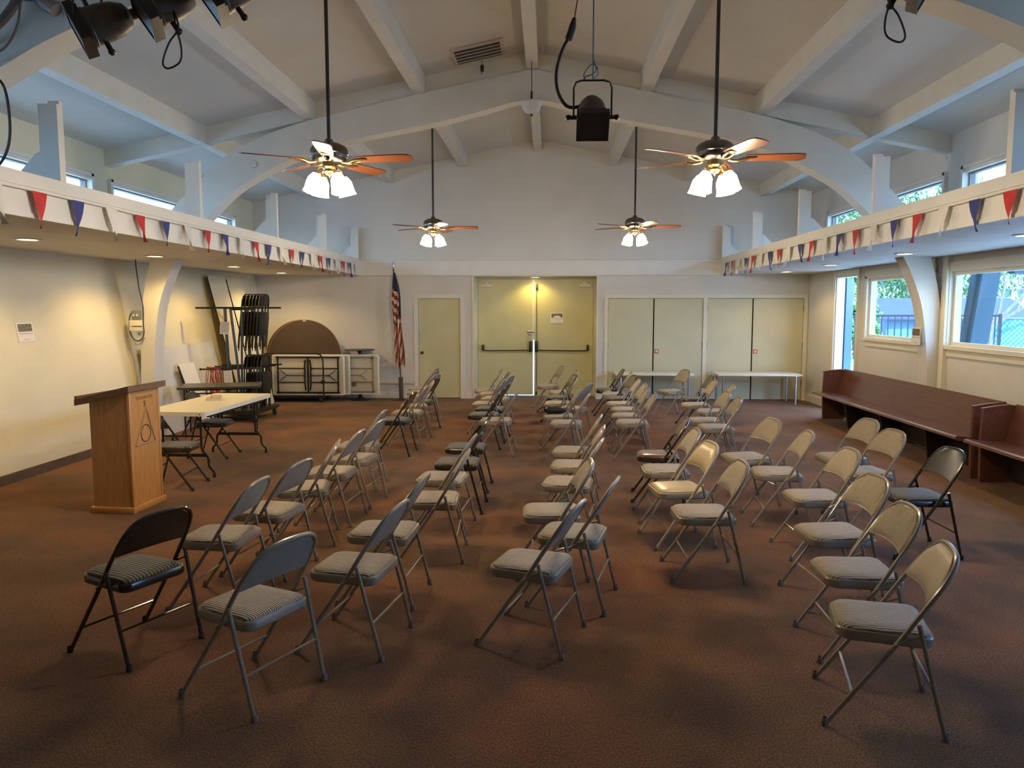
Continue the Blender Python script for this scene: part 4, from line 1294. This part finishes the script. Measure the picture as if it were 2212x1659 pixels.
# cloth: folded curtain hanging along the pole
nz_, ns_ = 46, 22
P = []
for i in range(nz_ + 1):
    q = i / nz_
    z = 2.53 - 1.86 * q
    wdt = .018 + .105 * (1 - math.exp(-q * 2.6)) * (1 - .42 * max(0, (q - .82) / .18) ** 2) + .012 * math.sin(7 * q)
    xc = -.12 + .135 * (q ** 1.1) + .020 * math.sin(5.5 * q + .6)
    row = []
    for j in range(ns_ + 1):
        s = -1 + 2 * j / ns_
        fold = .045 * (.25 + q) * math.sin(s * 7.5 + 3.2 * q + math.sin(3 * q))
        row.append((xc + s * wdt * (1 + .12 * math.sin(9 * q + s)), -.025 + fold - .03 * (1 - s * s) * q, z - .05 * q * math.sin(3 * s + 4 * q)))
    P.append(row)
mb = MB().grid(P)
mi = []
for i in range(nz_):
    for j in range(ns_):
        q = (i + .5) / nz_; s = -1 + 2 * (j + .5) / ns_
        if (q < .20) or (q < .46 and s > .05 + .5 * math.sin(6 * q)):
            st = int(math.floor((q * 30 + s * 2)))
            mi.append(2 if not (q > .17 and s < 0 and st % 3 == 0) else 1)
        else:
            if q < .55: st = int(math.floor(q * 21 - s * .7))
            else: st = int(math.floor(s * 3.6 + q * 13))
            mi.append(0 if st % 2 else 1)
mb.mi = mi
obj('flag_cloth', mb, ['flag_red', 'flag_white', 'flag_blue'], t, angle=80)

# ================================================================== CEILING FANS
def make_fan(rod, base=0.0):
    f = thing('ceiling_fan', 'x', 'fan', (0, 0, 0), 0, 'ceiling fans with lamps')
    # origin at the blade plane; rod goes up
    obj('downrod', MB().tube([(0, 0, .13), (0, 0, rod)], .0145, 10), 'rod_brown', f)
    obj('canopy', MB().lathe([(.016, rod - .085), (.05, rod - .075), (.062, rod - .045), (.07, rod - .012), (.072, rod)], n=24), 'chrome', f)
    obj('motor_housing', MB().lathe([(.018, .165), (.03, .155), (.035, .135), (.085, .125), (.125, .105), (.142, .08), (.143, .06), (.146, .055), (.146, .048), (.140, .042), (.14, .025), (.144, .02), (.142, .01), (.12, -.012), (.09, -.02), (.001, -.02)], n=32), 'pewter', f)
    for k in range(5):
        a = 2 * PI * k / 5
        M = Matrix.Rotation(a, 4, 'Z')
        iron = MB().tube(catmull([(.10, 0, -.012), (.16, .018, -.022), (.20, .03, -.012), (.25, .025, -.004)], 4), .009, 6).tube(catmull([(.10, 0, -.012), (.16, -.018, -.022), (.20, -.03, -.012), (.25, -.025, -.004)], 4), .009, 6).box(.235, .30, -.038, .038, -.006, -.002)
        b_ = obj('blade_iron', iron.xf(M), 'brass', f)
        bl = [(.22, -.052), (.42, -.064), (.60, -.068), (.65, -.056), (.665, -.03), (.665, .03), (.65, .056), (.60, .068), (.42, .064), (.22, .052)]
        m_ = MB().prism(bl, -.002, .006, 'z').xf(Matrix.Translation((0, 0, 0)) @ Matrix.Rotation(R(-11), 4, 'X')).xf(M)
        obj('blade', m_, 'blade_wood', f, angle=30)
    obj('light_fitter', MB().lathe([(.05, -.02), (.055, -.05), (.04, -.065), (.045, -.085), (.03, -.105), (.008, -.115), (.002, -.13)], n=20), 'brass', f)
    for k in range(4):
        a = PI / 4 + PI / 2 * k - R(base)
        M = Matrix.Rotation(a, 4, 'Z')
        obj('lamp_arm', MB().tube(catmull([(.035, 0, -.07), (.07, 0, -.055), (.10, 0, -.07), (.108, 0, -.095)], 4), .007, 6).lathe([(.012, .015), (.03, .005), (.033, -.012)], (.112, 0, -.105), 14).xf(M), 'brass', f)
        tilt = Matrix.Translation((.112, 0, -.11)) @ Matrix.Rotation(R(-17), 4, 'Y')
        sh = MB().lathe([(.028, 0), (.04, -.02), (.056, -.05), (.060, -.09), (.062, -.125), (.069, -.15)], n=24, wav=.035, wavn=8).xf(M @ tilt)
        s_ = obj('glass_shade', sh, 'lamp_glass', f, angle=60)
        obj('bulb', MB().sphere((0, 0, -.085), .026, 12).xf(M @ tilt), 'lamp_bulb', s_)
        p = (M @ tilt) @ Vector((0, 0, -.175))
        light('fan_lamp', 'POINT', p, FAN_W, WARM, f, shadow_soft_size=.035)
    return f
def place_fan(x, y, z, base, lab):
    px = min(PUR, key=lambda q: abs(q - x))
    f = make_fan(zdeck(px) - .22 - z, base)
    f.location = (px if abs(px - x) < .2 else x, y, z)
    f.rotation_euler = (0, 0, R(base))
    f['label'] = lab
place_fan(-1.69, 6.0, 2.97, -7, 'lit ceiling fan nearer the viewer on the left side')
place_fan(1.28, 6.0, 2.96, -2, 'lit ceiling fan nearer the viewer on the right side')
place_fan(-1.78, 11.4, 3.01, 4, 'lit ceiling fan farther away on the left side')
place_fan(1.32, 11.4, 3.01, 0, 'lit ceiling fan farther away on the right side')

# unlit pendant bowl under the ridge
zr = zdeck(CX) - .22
t = thing('pendant_lamp', 'unlit white glass bowl pendant hanging under the ridge', 'lamp', (CX, 10.0, zr - .36))
obj('stem', MB().tube([(0, 0, .36), (0, 0, -.01)], .005, 6).tube([(0, 0, -.01), (0, 0, -.11)], .014, 8).lathe([(.014, -.10), (.055, -.115), (.06, -.135), (.02, -.145)], n=16), 'rod_brown', t)
obj('bowl', MB().lathe([(.02, -.15), (.09, -.148), (.148, -.14), (.152, -.15), (.125, -.18), (.11, -.225), (.085, -.265), (.03, -.285), (.001, -.287)], n=32), 'bowl_glass', t)
obj('finial', MB().lathe([(.016, -.286), (.02, -.295), (.008, -.31), (.001, -.325)], n=12), 'rod_brown', t)

# ================================================================== DOWNLIGHTS IN THE SOFFITS
def downlight(x, y, lab, power, col=AMBER, z=ZS):
    t = thing('downlight', lab, 'lamp', (x, y, z), 0, 'recessed downlights')
    obj('trim_ring', MB().lathe([(.085, 0.0), (.12, -.002), (.122, -.008), (.09, -.012), (.085, -.004)], n=32), 'trim_white', t)
    obj('lens', MB().lathe([(.001, -.010), (.05, -.009), (.088, -.004)], n=32), 'down_lens', t)
    light('soffit_lamp', 'SPOT', (0, 0, -.03), power, col, t, spot_size=R(150), spot_blend=.55, shadow_soft_size=.07)
for i, y in enumerate([2.4, 4.85, 7.27, 9.68, 12.15, 14.35]):
    if i < 2: continue
    downlight(-5.0, y, '%s lit downlight in the left soffit, counted from the viewer' % ORD[i - 2], DOWN_W)
    downlight(4.33, y, '%s lit downlight in the right soffit, counted from the viewer' % ORD[i - 2], DOWN_W * .5)
downlight(-.27, 15.85, 'yellow downlight above the double doors', 16.0, (1.0, .74, .16), 2.47)

# ================================================================== BUNTING
def pennant_mesh(m, v):
    rnd = random.Random(v)
    c1, c2 = rnd.uniform(-.035, .035), rnd.uniform(-.03, .05)
    P = []
    for i in range(7):
        q = i / 6
        w_ = .083 * (1 - q) + .002
        cen = c1 * q * q
        P.append([(c2 * q * q * (.5 + abs(s)) + .012 * math.sin(4 * q + s) * q, cen + s * w_, -.26 * q) for s in (-1, -.5, 0, .5, 1)])
    mb = MB().grid(P)
    return mb.mesh('pennant', m, True, 80)
CLOTH = ['red_cloth', 'blue_cloth', 'white_cloth']
PM = {(m, v): pennant_mesh(m, v * 3 + i) for i, m in enumerate(CLOTH) for v in range(4)}
for s, (xf, sg, nm, phase) in enumerate([(FL, 1, 'left', 0), (FR, -1, 'right', 0)]):
    t = thing('bunting', 'red, white and blue pennant bunting along the %s fascia' % nm, 'bunting', (xf + sg * .034, 0, 2.69))
    ys = [5.63 + .472 * i for i in range(-9, 21)]
    if s: ys = [y - .22 for y in ys]
    pts = [(0, ys[0] - .2, .01)]
    for y in ys: pts.append((random.uniform(-.004, .006), y, random.uniform(-.006, .006)))
    pts.append((0, ys[-1] + .2, .012))
    obj('cord', MB().tube(pts, .004, 5), 'white_cloth', t)
    for i, y in enumerate(ys):
        if s == 0: m = CLOTH[(i - 9) % 3]
        else: m = ['blue_cloth', 'white_cloth', 'red_cloth'][(i - 9 + 1) % 3]
        p = obj('pennant', PM[(m, (i * 7 + s) % 4)], None, t, (random.uniform(.0, .006) * sg + .004 * sg, y, 0))
        p.scale = (sg, random.uniform(.92, 1.05), random.uniform(.92, 1.08))

# ================================================================== POSTERS
PH = (-.115, .115, .005, .09)
TL = [(-.11, .11, -.022, -.014), (-.025, .025, -.072, -.036), (-.05, .05, -.088, -.082)]
lw = lambda z: XLB + (XL - XLB) * z / ZS
notice('poster', 'printed poster on the left wall', (lw(1.57) + .004, 8.38, 1.57), (R(-7.5), 0, R(90)), .28, .216, [TL[0], TL[2]], PH, 'printed posters')
notice('poster', 'printed poster on the right leaf of the double doors', (.185, YD - .004, 1.63), (0, 0, 0), .28, .216, [TL[0], TL[2]], PH, 'printed posters', bend=.006)
notice('poster', 'printed poster on the right arch leg beside the window', (CX + 5.085, 10.43, 1.47), (0, R(0), R(-90)), .235, .23, [TL[0], TL[2]], (-.10, .10, .005, .095), 'printed posters')

# ================================================================== BOXES AND CABLES ON THE LEFT ARCH LEG
yl = 10.30
t = thing('outlet_box', 'grey electrical box with two sockets on the left arch leg', 'electrical box', (-5.605, yl, 1.74))
obj('box', MB().rbox(-.055, .055, -.05, 0, -.065, .065, .006), 'box_grey', t)
for s in (-1, 1): obj('socket', MB().cyl((s * .025, -.05, 0.0), .014, -.004, 10, 'y'), 'paper', t)
t = thing('control_box', 'cream control box below the grey socket box', 'electrical box', (-5.61, yl, 1.60))
obj('box', MB().rbox(-.085, .09, -.06, 0, -.075, .07, .008), 'frame_cream', t)
obj('flap', MB().rbox(-.05, .10, -.068, -.06, -.012, -.004, .002), 'gap_dark', t)
t = thing('light_switch', 'small cream switch plate below the control box', 'switch', (-5.585, yl, 1.465))
obj('plate', MB().rbox(-.035, .035, -.008, 0, -.06, .05, .003), 'plastic_white', t)
obj('toggle', MB().cyl((0.0, -.008, .02), .014, -.008, 10, 'y'), 'box_grey', t)
cab = [(-5.58, yl - .02, 2.49), (-5.575, yl - .03, 2.40), (-5.545, yl - .03, 2.1), (-5.50, yl - .035, 1.85), (-5.485, yl - .075, 1.62), (-5.49, yl - .06, 1.50), (-5.53, yl - .05, 1.42), (-5.60, yl - .045, 1.39), (-5.675, yl - .04, 1.45), (-5.70, yl - .04, 1.55), (-5.695, yl - .04, 1.70), (-5.66, yl - .03, 1.79)]
tag(obj('power_cable', MB().tube(catmull(cab, 5), .0075, 6), 'cord_black'), 'black cable looping down the left arch leg', 'cable')
wir = [(-5.695, yl - .015, 1.52), (-5.66, yl - .012, 1.39), (-5.63, yl - .012, 1.335), (-5.56, yl - .012, 1.37), (-5.51, yl - .012, 1.44)]
tag(obj('thin_wire', MB().tube(catmull(wir, 5), .003, 5), 'cord_grey'), 'thin wire hanging below the black cable loop', 'wire')

# small detector ring on the arch face
t = thing('detector_disc', 'small round cream disc on the left shoulder of the arch', 'detector', (-3.92, 10.298, 3.74))
obj('disc', MB().lathe([(.001, .012), (.042, .012), (.05, .004), (.05, 0)], n=24, M=Matrix.Rotation(R(90), 4, 'X')), 'beam_paint', t)
obj('ring', MB().tube([(.046 * math.cos(a_), -.008, .046 * math.sin(a_)) for a_ in [2 * PI * i / 20 for i in range(20)]], .004, 5, closed=True), 'grille_paint', t)

# ================================================================== VENT GRILLE AND A SMALL DEVICE ON THE ROOF
gx, gy = -.885, 9.87
t = thing('air_grille', 'slatted air return grille in the roof left of the ridge', 'grille', (gx, gy, zdeck(gx)))
t.rotation_euler = (0, -math.atan(SL), 0)
fr_ = MB()
for q in rects(-.33, .33, -.30, .30, [(-.285, .285, -.255, .255)]):
    fr_.box(q[0], q[1], q[2], q[3], -.018, 0)
obj('grille_frame', fr_, 'grille_paint', t, smooth=False)
obj('duct_back', MB().box(-.285, .285, -.255, .255, -.003, 0), 'grille_dark', t, smooth=False)
for i in range(14):
    y = -.24 + i * .037
    m_ = 'grille_dark' if i % 3 else 'grille_paint'
    obj('slat', MB().box(-.285, .285, -.002, .002, -.011, .011), m_, t, (0, y, -.014), (R(35), 0, 0), smooth=False)
t = thing('ceiling_sensor', 'tiny dark device hanging from the roof beside the ridge', 'sensor', (-.86, 10.2, zdeck(-.86)))
obj('drop_wire', MB().tube([(0, 0, 0), (0, 0, -.07)], .004, 5), 'cord_black', t)
obj('body', MB().rbox(-.022, .022, -.02, .02, -.15, -.07, .006), 'par_body', t)
obj('tail_wire', MB().tube([(0, 0, -.15), (-.012, 0, -.19)], .004, 5), 'cord_black', t)

# ================================================================== STAGE LIGHTS
def make_par(root, M, gel=True):
    """can along local -z (opening downwards), then transformed"""
    obj('can', MB().lathe([(.001, .20), (.03, .198), (.06, .18), (.082, .13), (.09, .07), (.09, 0), (.094, -.005), (.094, -.02)], n=28).xf(M), 'par_dull', root)
    fr = [(-.098, -.072), (-.098, .098), (.098, .098), (.098, -.072), (.072, -.098), (-.072, -.098)]
    g = obj('gel_frame', MB().prism(fr, -.032, -.020, 'z').xf(M), 'par_body', root, smooth=False)
    b = MB()
    for q in rects(-.098, .098, -.098, .098, [(-.088, .088, -.088, .088)]):
        b.box(q[0], q[1], q[2], q[3], -.075, -.032)
    obj('colour_holder', b.xf(M), 'par_body', g, smooth=False)
    obj('gel_sheet', MB().box(-.09, .09, -.09, .09, -.070, -.066).xf(M), 'par_body', g, smooth=False)
    obj('base_cap', MB().cyl((0, 0, .195), .026, .028, 14).xf(M), 'par_body', root)
    for s in (-1, 1):
        obj('tilt_knob', MB().tube([(s * .094, 0, .03), (s * .145, 0, .03)], .013, 10).sphere((s * .148, 0, .03), .018, 10).xf(M), 'par_body', root)
# the one hanging in the middle
t = thing('stage_light', 'black stage light hanging on a wire in the middle of the hall', 'stage light', (.265, 4.85, 2.98))
make_par(t, Matrix.Rotation(R(44), 4, 'X').inverted() @ Matrix.Identity(4))
yk = [(-.115, 0, .02), (-.115, 0, .19), (-.10, 0, .225), (-.07, 0, .235), (.07, 0, .235), (.10, 0, .225), (.115, 0, .19), (.115, 0, .02)]
obj('yoke', MB().tube(yk, .006, 6), 'par_body', t)
ztop = zdeck(.265) - 2.98
obj('hanging_wire', MB().tube([(0, 0, .235), (0, 0, ztop)], .0045, 6).tube(catmull([(0, 0, .24), (.03, .01, .27), (.025, 0, .31), (0, 0, .33), (-.03, 0, .31), (-.055, .01, .27), (-.045, 0, .24)], 5), .004, 5).tube(catmull([(-.06, 0, .235), (-.04, .01, .26), (0, .01, .275), (.02, 0, .30), (0, 0, .36)], 5), .0035, 5), 'wire_grey', t)
obj('power_lead', MB().tube(catmull([(-.03, .06, .12), (-.10, .07, .095), (-.165, .05, .105), (-.215, .03, .19), (-.22, .02, .30), (-.185, .01, .42), (-.145, 0, .49)], 6), .011, 8), 'cord_black', t)
obj('plug', MB().tube([(-.150, 0, .475), (-.125, 0, .55), (-.115, 0, .60)], [.022, .022, .012], 8), 'cord_black', t)
obj('supply_wire', MB().tube([(-.115, 0, .595), (-.09, 0, .75), (-.06, 0, ztop)], .0045, 6), 'red_cord', t)
# pipe with four lamps above the viewer
YP, ZP = 3.85, 3.66
t = thing('lighting_pipe', 'grey lighting pipe under the roof above the viewer', 'pipe', (0, YP, ZP))
obj('pipe', MB().tube([(-2.75, 0, 0), (2.4, 0, 0)], .024, 12), 'conduit_grey', t)
for x in (-2.6, -.4, 2.2):
    obj('hanger', MB().tube([(x, 0, 0), (x, 0, zdeck(x) - ZP)], .006, 6), 'conduit_grey', t)
for i, (x, z, rx, ry, lab) in enumerate([(-2.26, 3.22, 25, -62, 'leftmost black stage light at the top left'), (-1.93, 3.30, 25, -55, 'middle black stage light at the top left'), (-1.60, 3.36, 20, -55, 'right one of the three black stage lights at top left'), (1.70, 3.37, 25, 60, 'black stage light at the top right')]):
    t = thing('stage_light', lab, 'stage light', (x, YP, z), 0, 'stage lights on the pipe')
    M = Matrix.Rotation(R(ry), 4, 'Y').inverted() @ Matrix.Rotation(R(-rx), 4, 'X')
    make_par(t, M)
    h = ZP - z
    obj('yoke', MB().tube([(-.02, -.115, .02), (0, -.118, h * .55), (0, -.09, h * .72), (0, 0, h * .78), (0, .09, h * .72), (0, .118, h * .55), (-.02, .115, .02)], .006, 6), 'par_body', t)
    obj('clamp', MB().rbox(-.02, .02, -.035, .035, h * .76, h + .03, .006), 'par_body', t)
    if i in (1, 3):
        s = 1 if i == 1 else -1
        lp = [(s * .10, -.02, -.02), (s * .12, -.02, -.10), (s * .07, -.02, -.17), (s * .035, -.02, -.26), (s * .06, -.02, -.29), (s * .12, -.02, -.26), (s * .13, -.02, -.19), (s * .105, -.02, -.08), (s * .10, -.02, .0)]
        obj('cable_loop', MB().tube(catmull(lp, 5), .005, 6), 'cord_black', t)
    else:
        obj('cable_loop', MB().tube(catmull([(-.02, .03, .10), (-.07, .03, .2), (-.05, .02, .3), (-.02, 0, h)], 5), .006, 6), 'cord_black', t)
# conduit and cables by the near arch, top left
t = thing('conduit', 'grey conduit with coupling on the near arch, top left', 'conduit', (-3.6, 5.48, 3.95))
obj('pipe', MB().tube([(-.28, 0, .26), (.10, 0, .0)], .035, 10), 'conduit_grey', t)
obj('coupling', MB().tube([(.06, 0, .025), (.14, 0, -.03)], .052, 10), 'conduit_grey', t)
obj('clamp', MB().rbox(-.12, -.06, -.045, .05, .05, .17, .008), 'conduit_grey', t)
tag(obj('cable_bundle', MB().tube(catmull([(-3.66, 5.44, 4.05), (-3.8, 5.43, 3.86), (-3.98, 5.42, 3.73), (-4.25, 5.42, 3.62)], 5), .03, 8).tube(catmull([(-3.67, 5.42, 4.03), (-3.70, 5.42, 3.82), (-3.80, 5.42, 3.66), (-3.95, 5.42, 3.60), (-4.2, 5.42, 3.58)], 5), .009, 6), 'cord_grey'), 'grey cable bundle sagging on the near arch, top left', 'cable')
tag(obj('cable_bundle', MB().tube(catmull([(-4.0, 5.5, 3.50), (-3.88, 5.48, 3.42), (-3.84, 5.47, 3.2), (-3.86, 5.47, 3.0), (-3.95, 5.48, 2.86), (-4.1, 5.5, 2.80)], 6), .010, 6), 'cord_black'), 'black cable hanging down at the upper left edge', 'cable')

# ================================================================== OUTSIDE (seen through the right-hand windows and door)
struct('ground', MB().box(-60, 120, -60, 140, -0.75, -0.55), 'yard')
struct('ground_patio', MB().box(5.3, 9.5, -5, 18.5, -0.55, -0.02).box(-7, 6, 16.25, 19.0, -.55, -.02), 'yard')
# buttress posts of the building, leaning outwards
for i, y in enumerate([5.5, 10.45]):
    t = thing('buttress_post', ['teal slanted post outside the near end of the window', 'teal slanted post outside the large right window'][i], 'post', (5.48, y, 0))
    obj('post', MB().strip([(-.14, 0), (.17, 2.62)], [(.08, 0), (.40, 2.62)], -.14, .14, 'y'), 'teal_paint', t, smooth=False)
    obj('post_flange', MB().strip([(-.18, 0), (.13, 2.62)], [(-.14, 0), (.17, 2.62)], -.05, .05, 'y'), 'teal_paint', t, smooth=False)
# floodlight under the eave
t = thing('floodlight', 'dark floodlight hanging outside the large right window', 'lamp', (5.62, 9.62, 2.34))
obj('arm', MB().tube([(0, 0, zdeck(5.62) - 2.34), (0, 0, .08), (.02, 0, .03)], .02, 8), 'teal_paint', t)
obj('housing', MB().prism([(-.09, -.03), (-.02, .04), (.10, .03), (.08, -.10), (-.04, -.09)], -.07, .07, 'y'), 'teal_paint', t, smooth=False)
# railing
t = thing('railing', 'black iron railing outside the right-hand door', 'railing', (5.9, 16.0, 0))
obj('top_rail', MB().box(0, 3.2, -.02, .02, 1.66, 1.70), 'iron_black', t, smooth=False)
obj('bottom_rail', MB().box(0, 3.2, -.02, .02, .97, 1.0), 'iron_black', t, smooth=False)
bm_ = MB().box(-.009, .009, -.009, .009, .80, 1.66).mesh('baluster', 'iron_black', False)
for i in range(24):
    obj('baluster', bm_, None, t, (.07 + i * .132, 0, 0))
for x in (0, 1.6, 3.2):
    obj('post', MB().box(x - .025, x + .025, -.025, .025, .78, 1.72), 'iron_black', t, smooth=False)
# siding wall under it
t = thing('siding_wall', 'low pale blue siding wall below the black railing', 'wall', (5.6, 16.1, -.02))
for i in range(5):
    obj('board', MB().prism([(0.0, 0), (.03, 0), (.012, .165), (0.0, .165)], 0, 3.6, 'x').xf(Matrix.Rotation(PI, 4, 'Z') @ Matrix.Translation((-3.6, 0, 0))), 'siding_blue', t, (0, 0, i * .168), smooth=False)
obj('cap_board', MB().box(0, 3.6, -.04, .12, .84, .875), 'siding_blue', t, smooth=False)
# picket fence
t = thing('picket_fence', 'white picket fence beyond the open door', 'fence', (7.0, 20.0, -.55))
pk = MB().prism([(-.04, 0), (.04, 0), (.04, 1.45), (.03, 1.49), (.04, 1.53), (0, 1.58), (-.04, 1.53), (-.03, 1.49), (-.04, 1.45)], -.01, .01, 'y').mesh('picket', 'picket_white', False)
for i in range(15):
    obj('picket', pk, None, t, (.05 + i * .13, 0, 0))
for z in (.5, 1.25):
    obj('rail', MB().box(0, 1.95, .01, .04, z, z + .07), 'picket_white', t, smooth=False)
# shed
t = thing('garden_shed', 'small blue shed with dark gabled roof outside the middle window', 'shed', (14.2, 28.0, -.55))
obj('wall', MB().box(-2.2, 2.6, 0, 3, 0, 2.05), 'shed_wall', t, smooth=False)
rf = obj('roof', MB().prism([(-.3, 1.98), (1.5, 2.66), (3.3, 1.98), (3.3, 2.05), (1.5, 2.75), (-.3, 2.05)], -2.5, 2.9, 'x'), 'shed_roof', t, smooth=False)
obj('porch_gable', MB().prism([(-1.25, 2.0), (.25, 2.0), (-.5, 2.33)], -.42, -.30, 'y'), 'house_roof', rf, smooth=False)
obj('gable_trim', MB().strip([(-1.3, 2.0), (-.5, 2.35), (.3, 2.0)], [(-1.3, 2.06), (-.5, 2.41), (.3, 2.06)], -.46, -.30, 'y'), 'picket_white', rf, smooth=False)
for x in (-.9, .55, 1.6):
    w_ = obj('shed_window', MB().box(x - .32, x + .32, -.05, 0, .5, 1.6), 'picket_white', t, smooth=False)
    obj('pane', MB().box(x - .26, x + .26, -.06, -.05, .56, 1.54), 'siding_blue', w_, smooth=False)
# large white house
t = thing('house', 'large white house far beyond the right window', 'house', (31, 46, -.55))
obj('wall', MB().box(-9, 16, 0, 8, 0, 3.75), 'house_white', t, smooth=False)
rf = obj('roof', MB().prism([(-.8, 3.65), (4, 5.6), (8.8, 3.65), (8.8, 3.8), (4, 5.8), (-.8, 3.8)], -9.6, 16.6, 'x'), 'house_roof', t, smooth=False)
for x in (-4.6, -3.7, -1.9, -1.0, 1.4, 2.3):
    w_ = obj('house_window', MB().box(x - .34, x + .34, -.05, 0, 2.95, 3.5), 'picket_white', t, smooth=False)
    obj('pane', MB().box(x - .28, x + .28, -.06, -.05, 3.0, 3.45), 'house_glass', w_, smooth=False)
# chain-link fence with green screen
t = thing('screened_fence', 'chain-link fence with green windscreen and mirrored lettering', 'fence', (11.4, 20.4, -.55))
obj('windscreen', MB().box(0, 9, .02, .03, .55, 2.08), 'windscreen', t, smooth=False)
for x in (0, 2.6, 5.2, 7.8):
    obj('post', MB().tube([(x, 0, 0), (x, 0, 2.2)], .03, 8), 'wire_grey', t)
obj('top_rail', MB().tube([(0, 0, 2.12), (9, 0, 2.12)], .02, 8), 'wire_grey', t)
lk = MB()
n_ = 70
for i in range(-14, n_):
    for s in (1, -1):
        xa = i * .13 if s > 0 else i * .13 + 1.5
        pts = []
        for k_ in range(2):
            q = k_ * 1.5
            pts.append((xa + s * q, -.004 * s, .58 + q))
        a, b = pts
        # clip to the panel
        def clip(p, q_):
            (x1, y1, z1), (x2, y2, z2) = p, q_
            t0, t1 = 0.0, 1.0
            dx = x2 - x1
            for lim, sg in ((0.0, 1), (9.0, -1)):
                d0 = (x1 - lim) * sg; d1 = (x2 - lim) * sg
                if d0 < 0 and d1 < 0: return None
                if d0 < 0: t0 = max(t0, d0 / (d0 - d1))
                if d1 < 0: t1 = min(t1, d0 / (d0 - d1))
            if t1 - t0 < .02: return None
            L = lambda u: (x1 + dx * u, y1, z1 + (z2 - z1) * u)
            return [L(t0), L(t1)]
        c_ = clip(a, b)
        if c_: lk.tube(c_, .007, 3, cap=False)
o_ = obj('chain_link', lk, 'wire_grey', t, smooth=False)
o_['kind'] = 'stuff'
me = text_mesh('School', .42, .004, 'screen_letter')
o_ = obj('screen_lettering', me, None, t, (1.55, .012, 1.55), (R(90), 0, 0)); o_.scale = (-1, 1, 1)
me = text_mesh('Co.', .42, .004, 'screen_letter')
o_ = obj('screen_lettering', me, None, t, (1.75, .012, 1.02), (R(90), 0, 0)); o_.scale = (-1, 1, 1)
# bare tree
rnd = random.Random(11)
t = thing('bare_tree', 'leafless branching tree in front of the white house', 'tree', (11.25, 20.0, -.55))
mb = MB()
def branch(p, d, L, r, lev):
    n = 4
    pts = [p]; q = Vector(p); dd = Vector(d)
    for i in range(n):
        dd = (dd + Vector((rnd.uniform(-.18, .18), rnd.uniform(-.18, .18), rnd.uniform(-.05, .14)))).normalized()
        q = q + dd * L / n; pts.append(tuple(q))
    mb.tube(pts, [r * (1 - .5 * i / n) for i in range(n + 1)], 5)
    if lev > 0:
        for k in range(3 if lev > 1 else 2):
            a = rnd.uniform(0, 2 * PI)
            nd = (dd + Vector((math.cos(a), math.sin(a), .15)) * rnd.uniform(.6, 1.0)).normalized()
            branch(pts[-1] if k < 2 else pts[2], nd, L * rnd.uniform(.62, .8), r * .5, lev - 1)
branch((0, 0, 0), (0.02, 0, 1), 2.1, .085, 0)
for dx, dz in ((-.5, .9), (.75, .75), (.3, 1), (1, .5)):
    branch((0, 0, 2.0), Vector((dx, rnd.uniform(-.3, .3), dz)).normalized(), 1.2, .05, 3)
obj('branches', mb, 'bark', t)
# leafy trees behind the shed
def leafy(x, y, rx, rz, zc, n, m, lab, seed):
    rnd = random.Random(seed)
    t = thing('leafy_tree', lab, 'tree', (x, y, -.55), 0, 'green trees beyond the yard')
    obj('trunk', MB().tube([(0, 0, 0), (.1, 0, zc * .6), (-.1, .1, zc)], [.28, .2, .1], 8), 'bark', t)
    mb = MB()
    for i in range(n):
        a = rnd.uniform(0, 2 * PI); b = math.acos(rnd.uniform(-1, 1)); k = rnd.uniform(.45, 1.0) ** .5
        lump = 1 + .22 * math.sin(3 * a + seed) * math.sin(2 * b * 2) + .12 * math.sin(7 * a)
        p = Vector((rx * k * lump * math.sin(b) * math.cos(a), rx * k * lump * math.sin(b) * math.sin(a), zc + rz * k * lump * math.cos(b)))
        s = rnd.uniform(.06, .15)
        M = Matrix.Rotation(rnd.uniform(0, 2 * PI), 3, 'Z') @ Matrix.Rotation(rnd.uniform(-1.2, 1.2), 3, 'X')
        q = [M @ Vector(v) for v in ((-s * .4, 0, 0), (0, -s, 0), (s * .4, 0, 0), (0, s, 0))]
        mb.add([p + v for v in q], [(0, 1, 2, 3)])
    o_ = obj('foliage', mb, m, t, smooth=False)
    o_['kind'] = 'stuff'
leafy(13.0, 36, 3.4, 4.2, 4.2, 14000, 'leaf_light', 'bright green leafy tree seen through the open right-hand door', 1)
leafy(16.6, 37, 3.6, 4.6, 4.6, 14000, 'leaf_green', 'tall dark green tree behind the shed roof', 2)
leafy(20.6, 40, 3.4, 4.0, 4.0, 9000, 'leaf_green', 'green tree right of the shed', 3)
leafy(10.3, 27, 1.0, 1.4, 1.6, 7000, 'leaf_light', 'pale green shrub behind the picket fence', 4)
leafy(33, 65, 6, 4, 5.5, 6000, 'leaf_green', 'green tree behind the white house', 5)
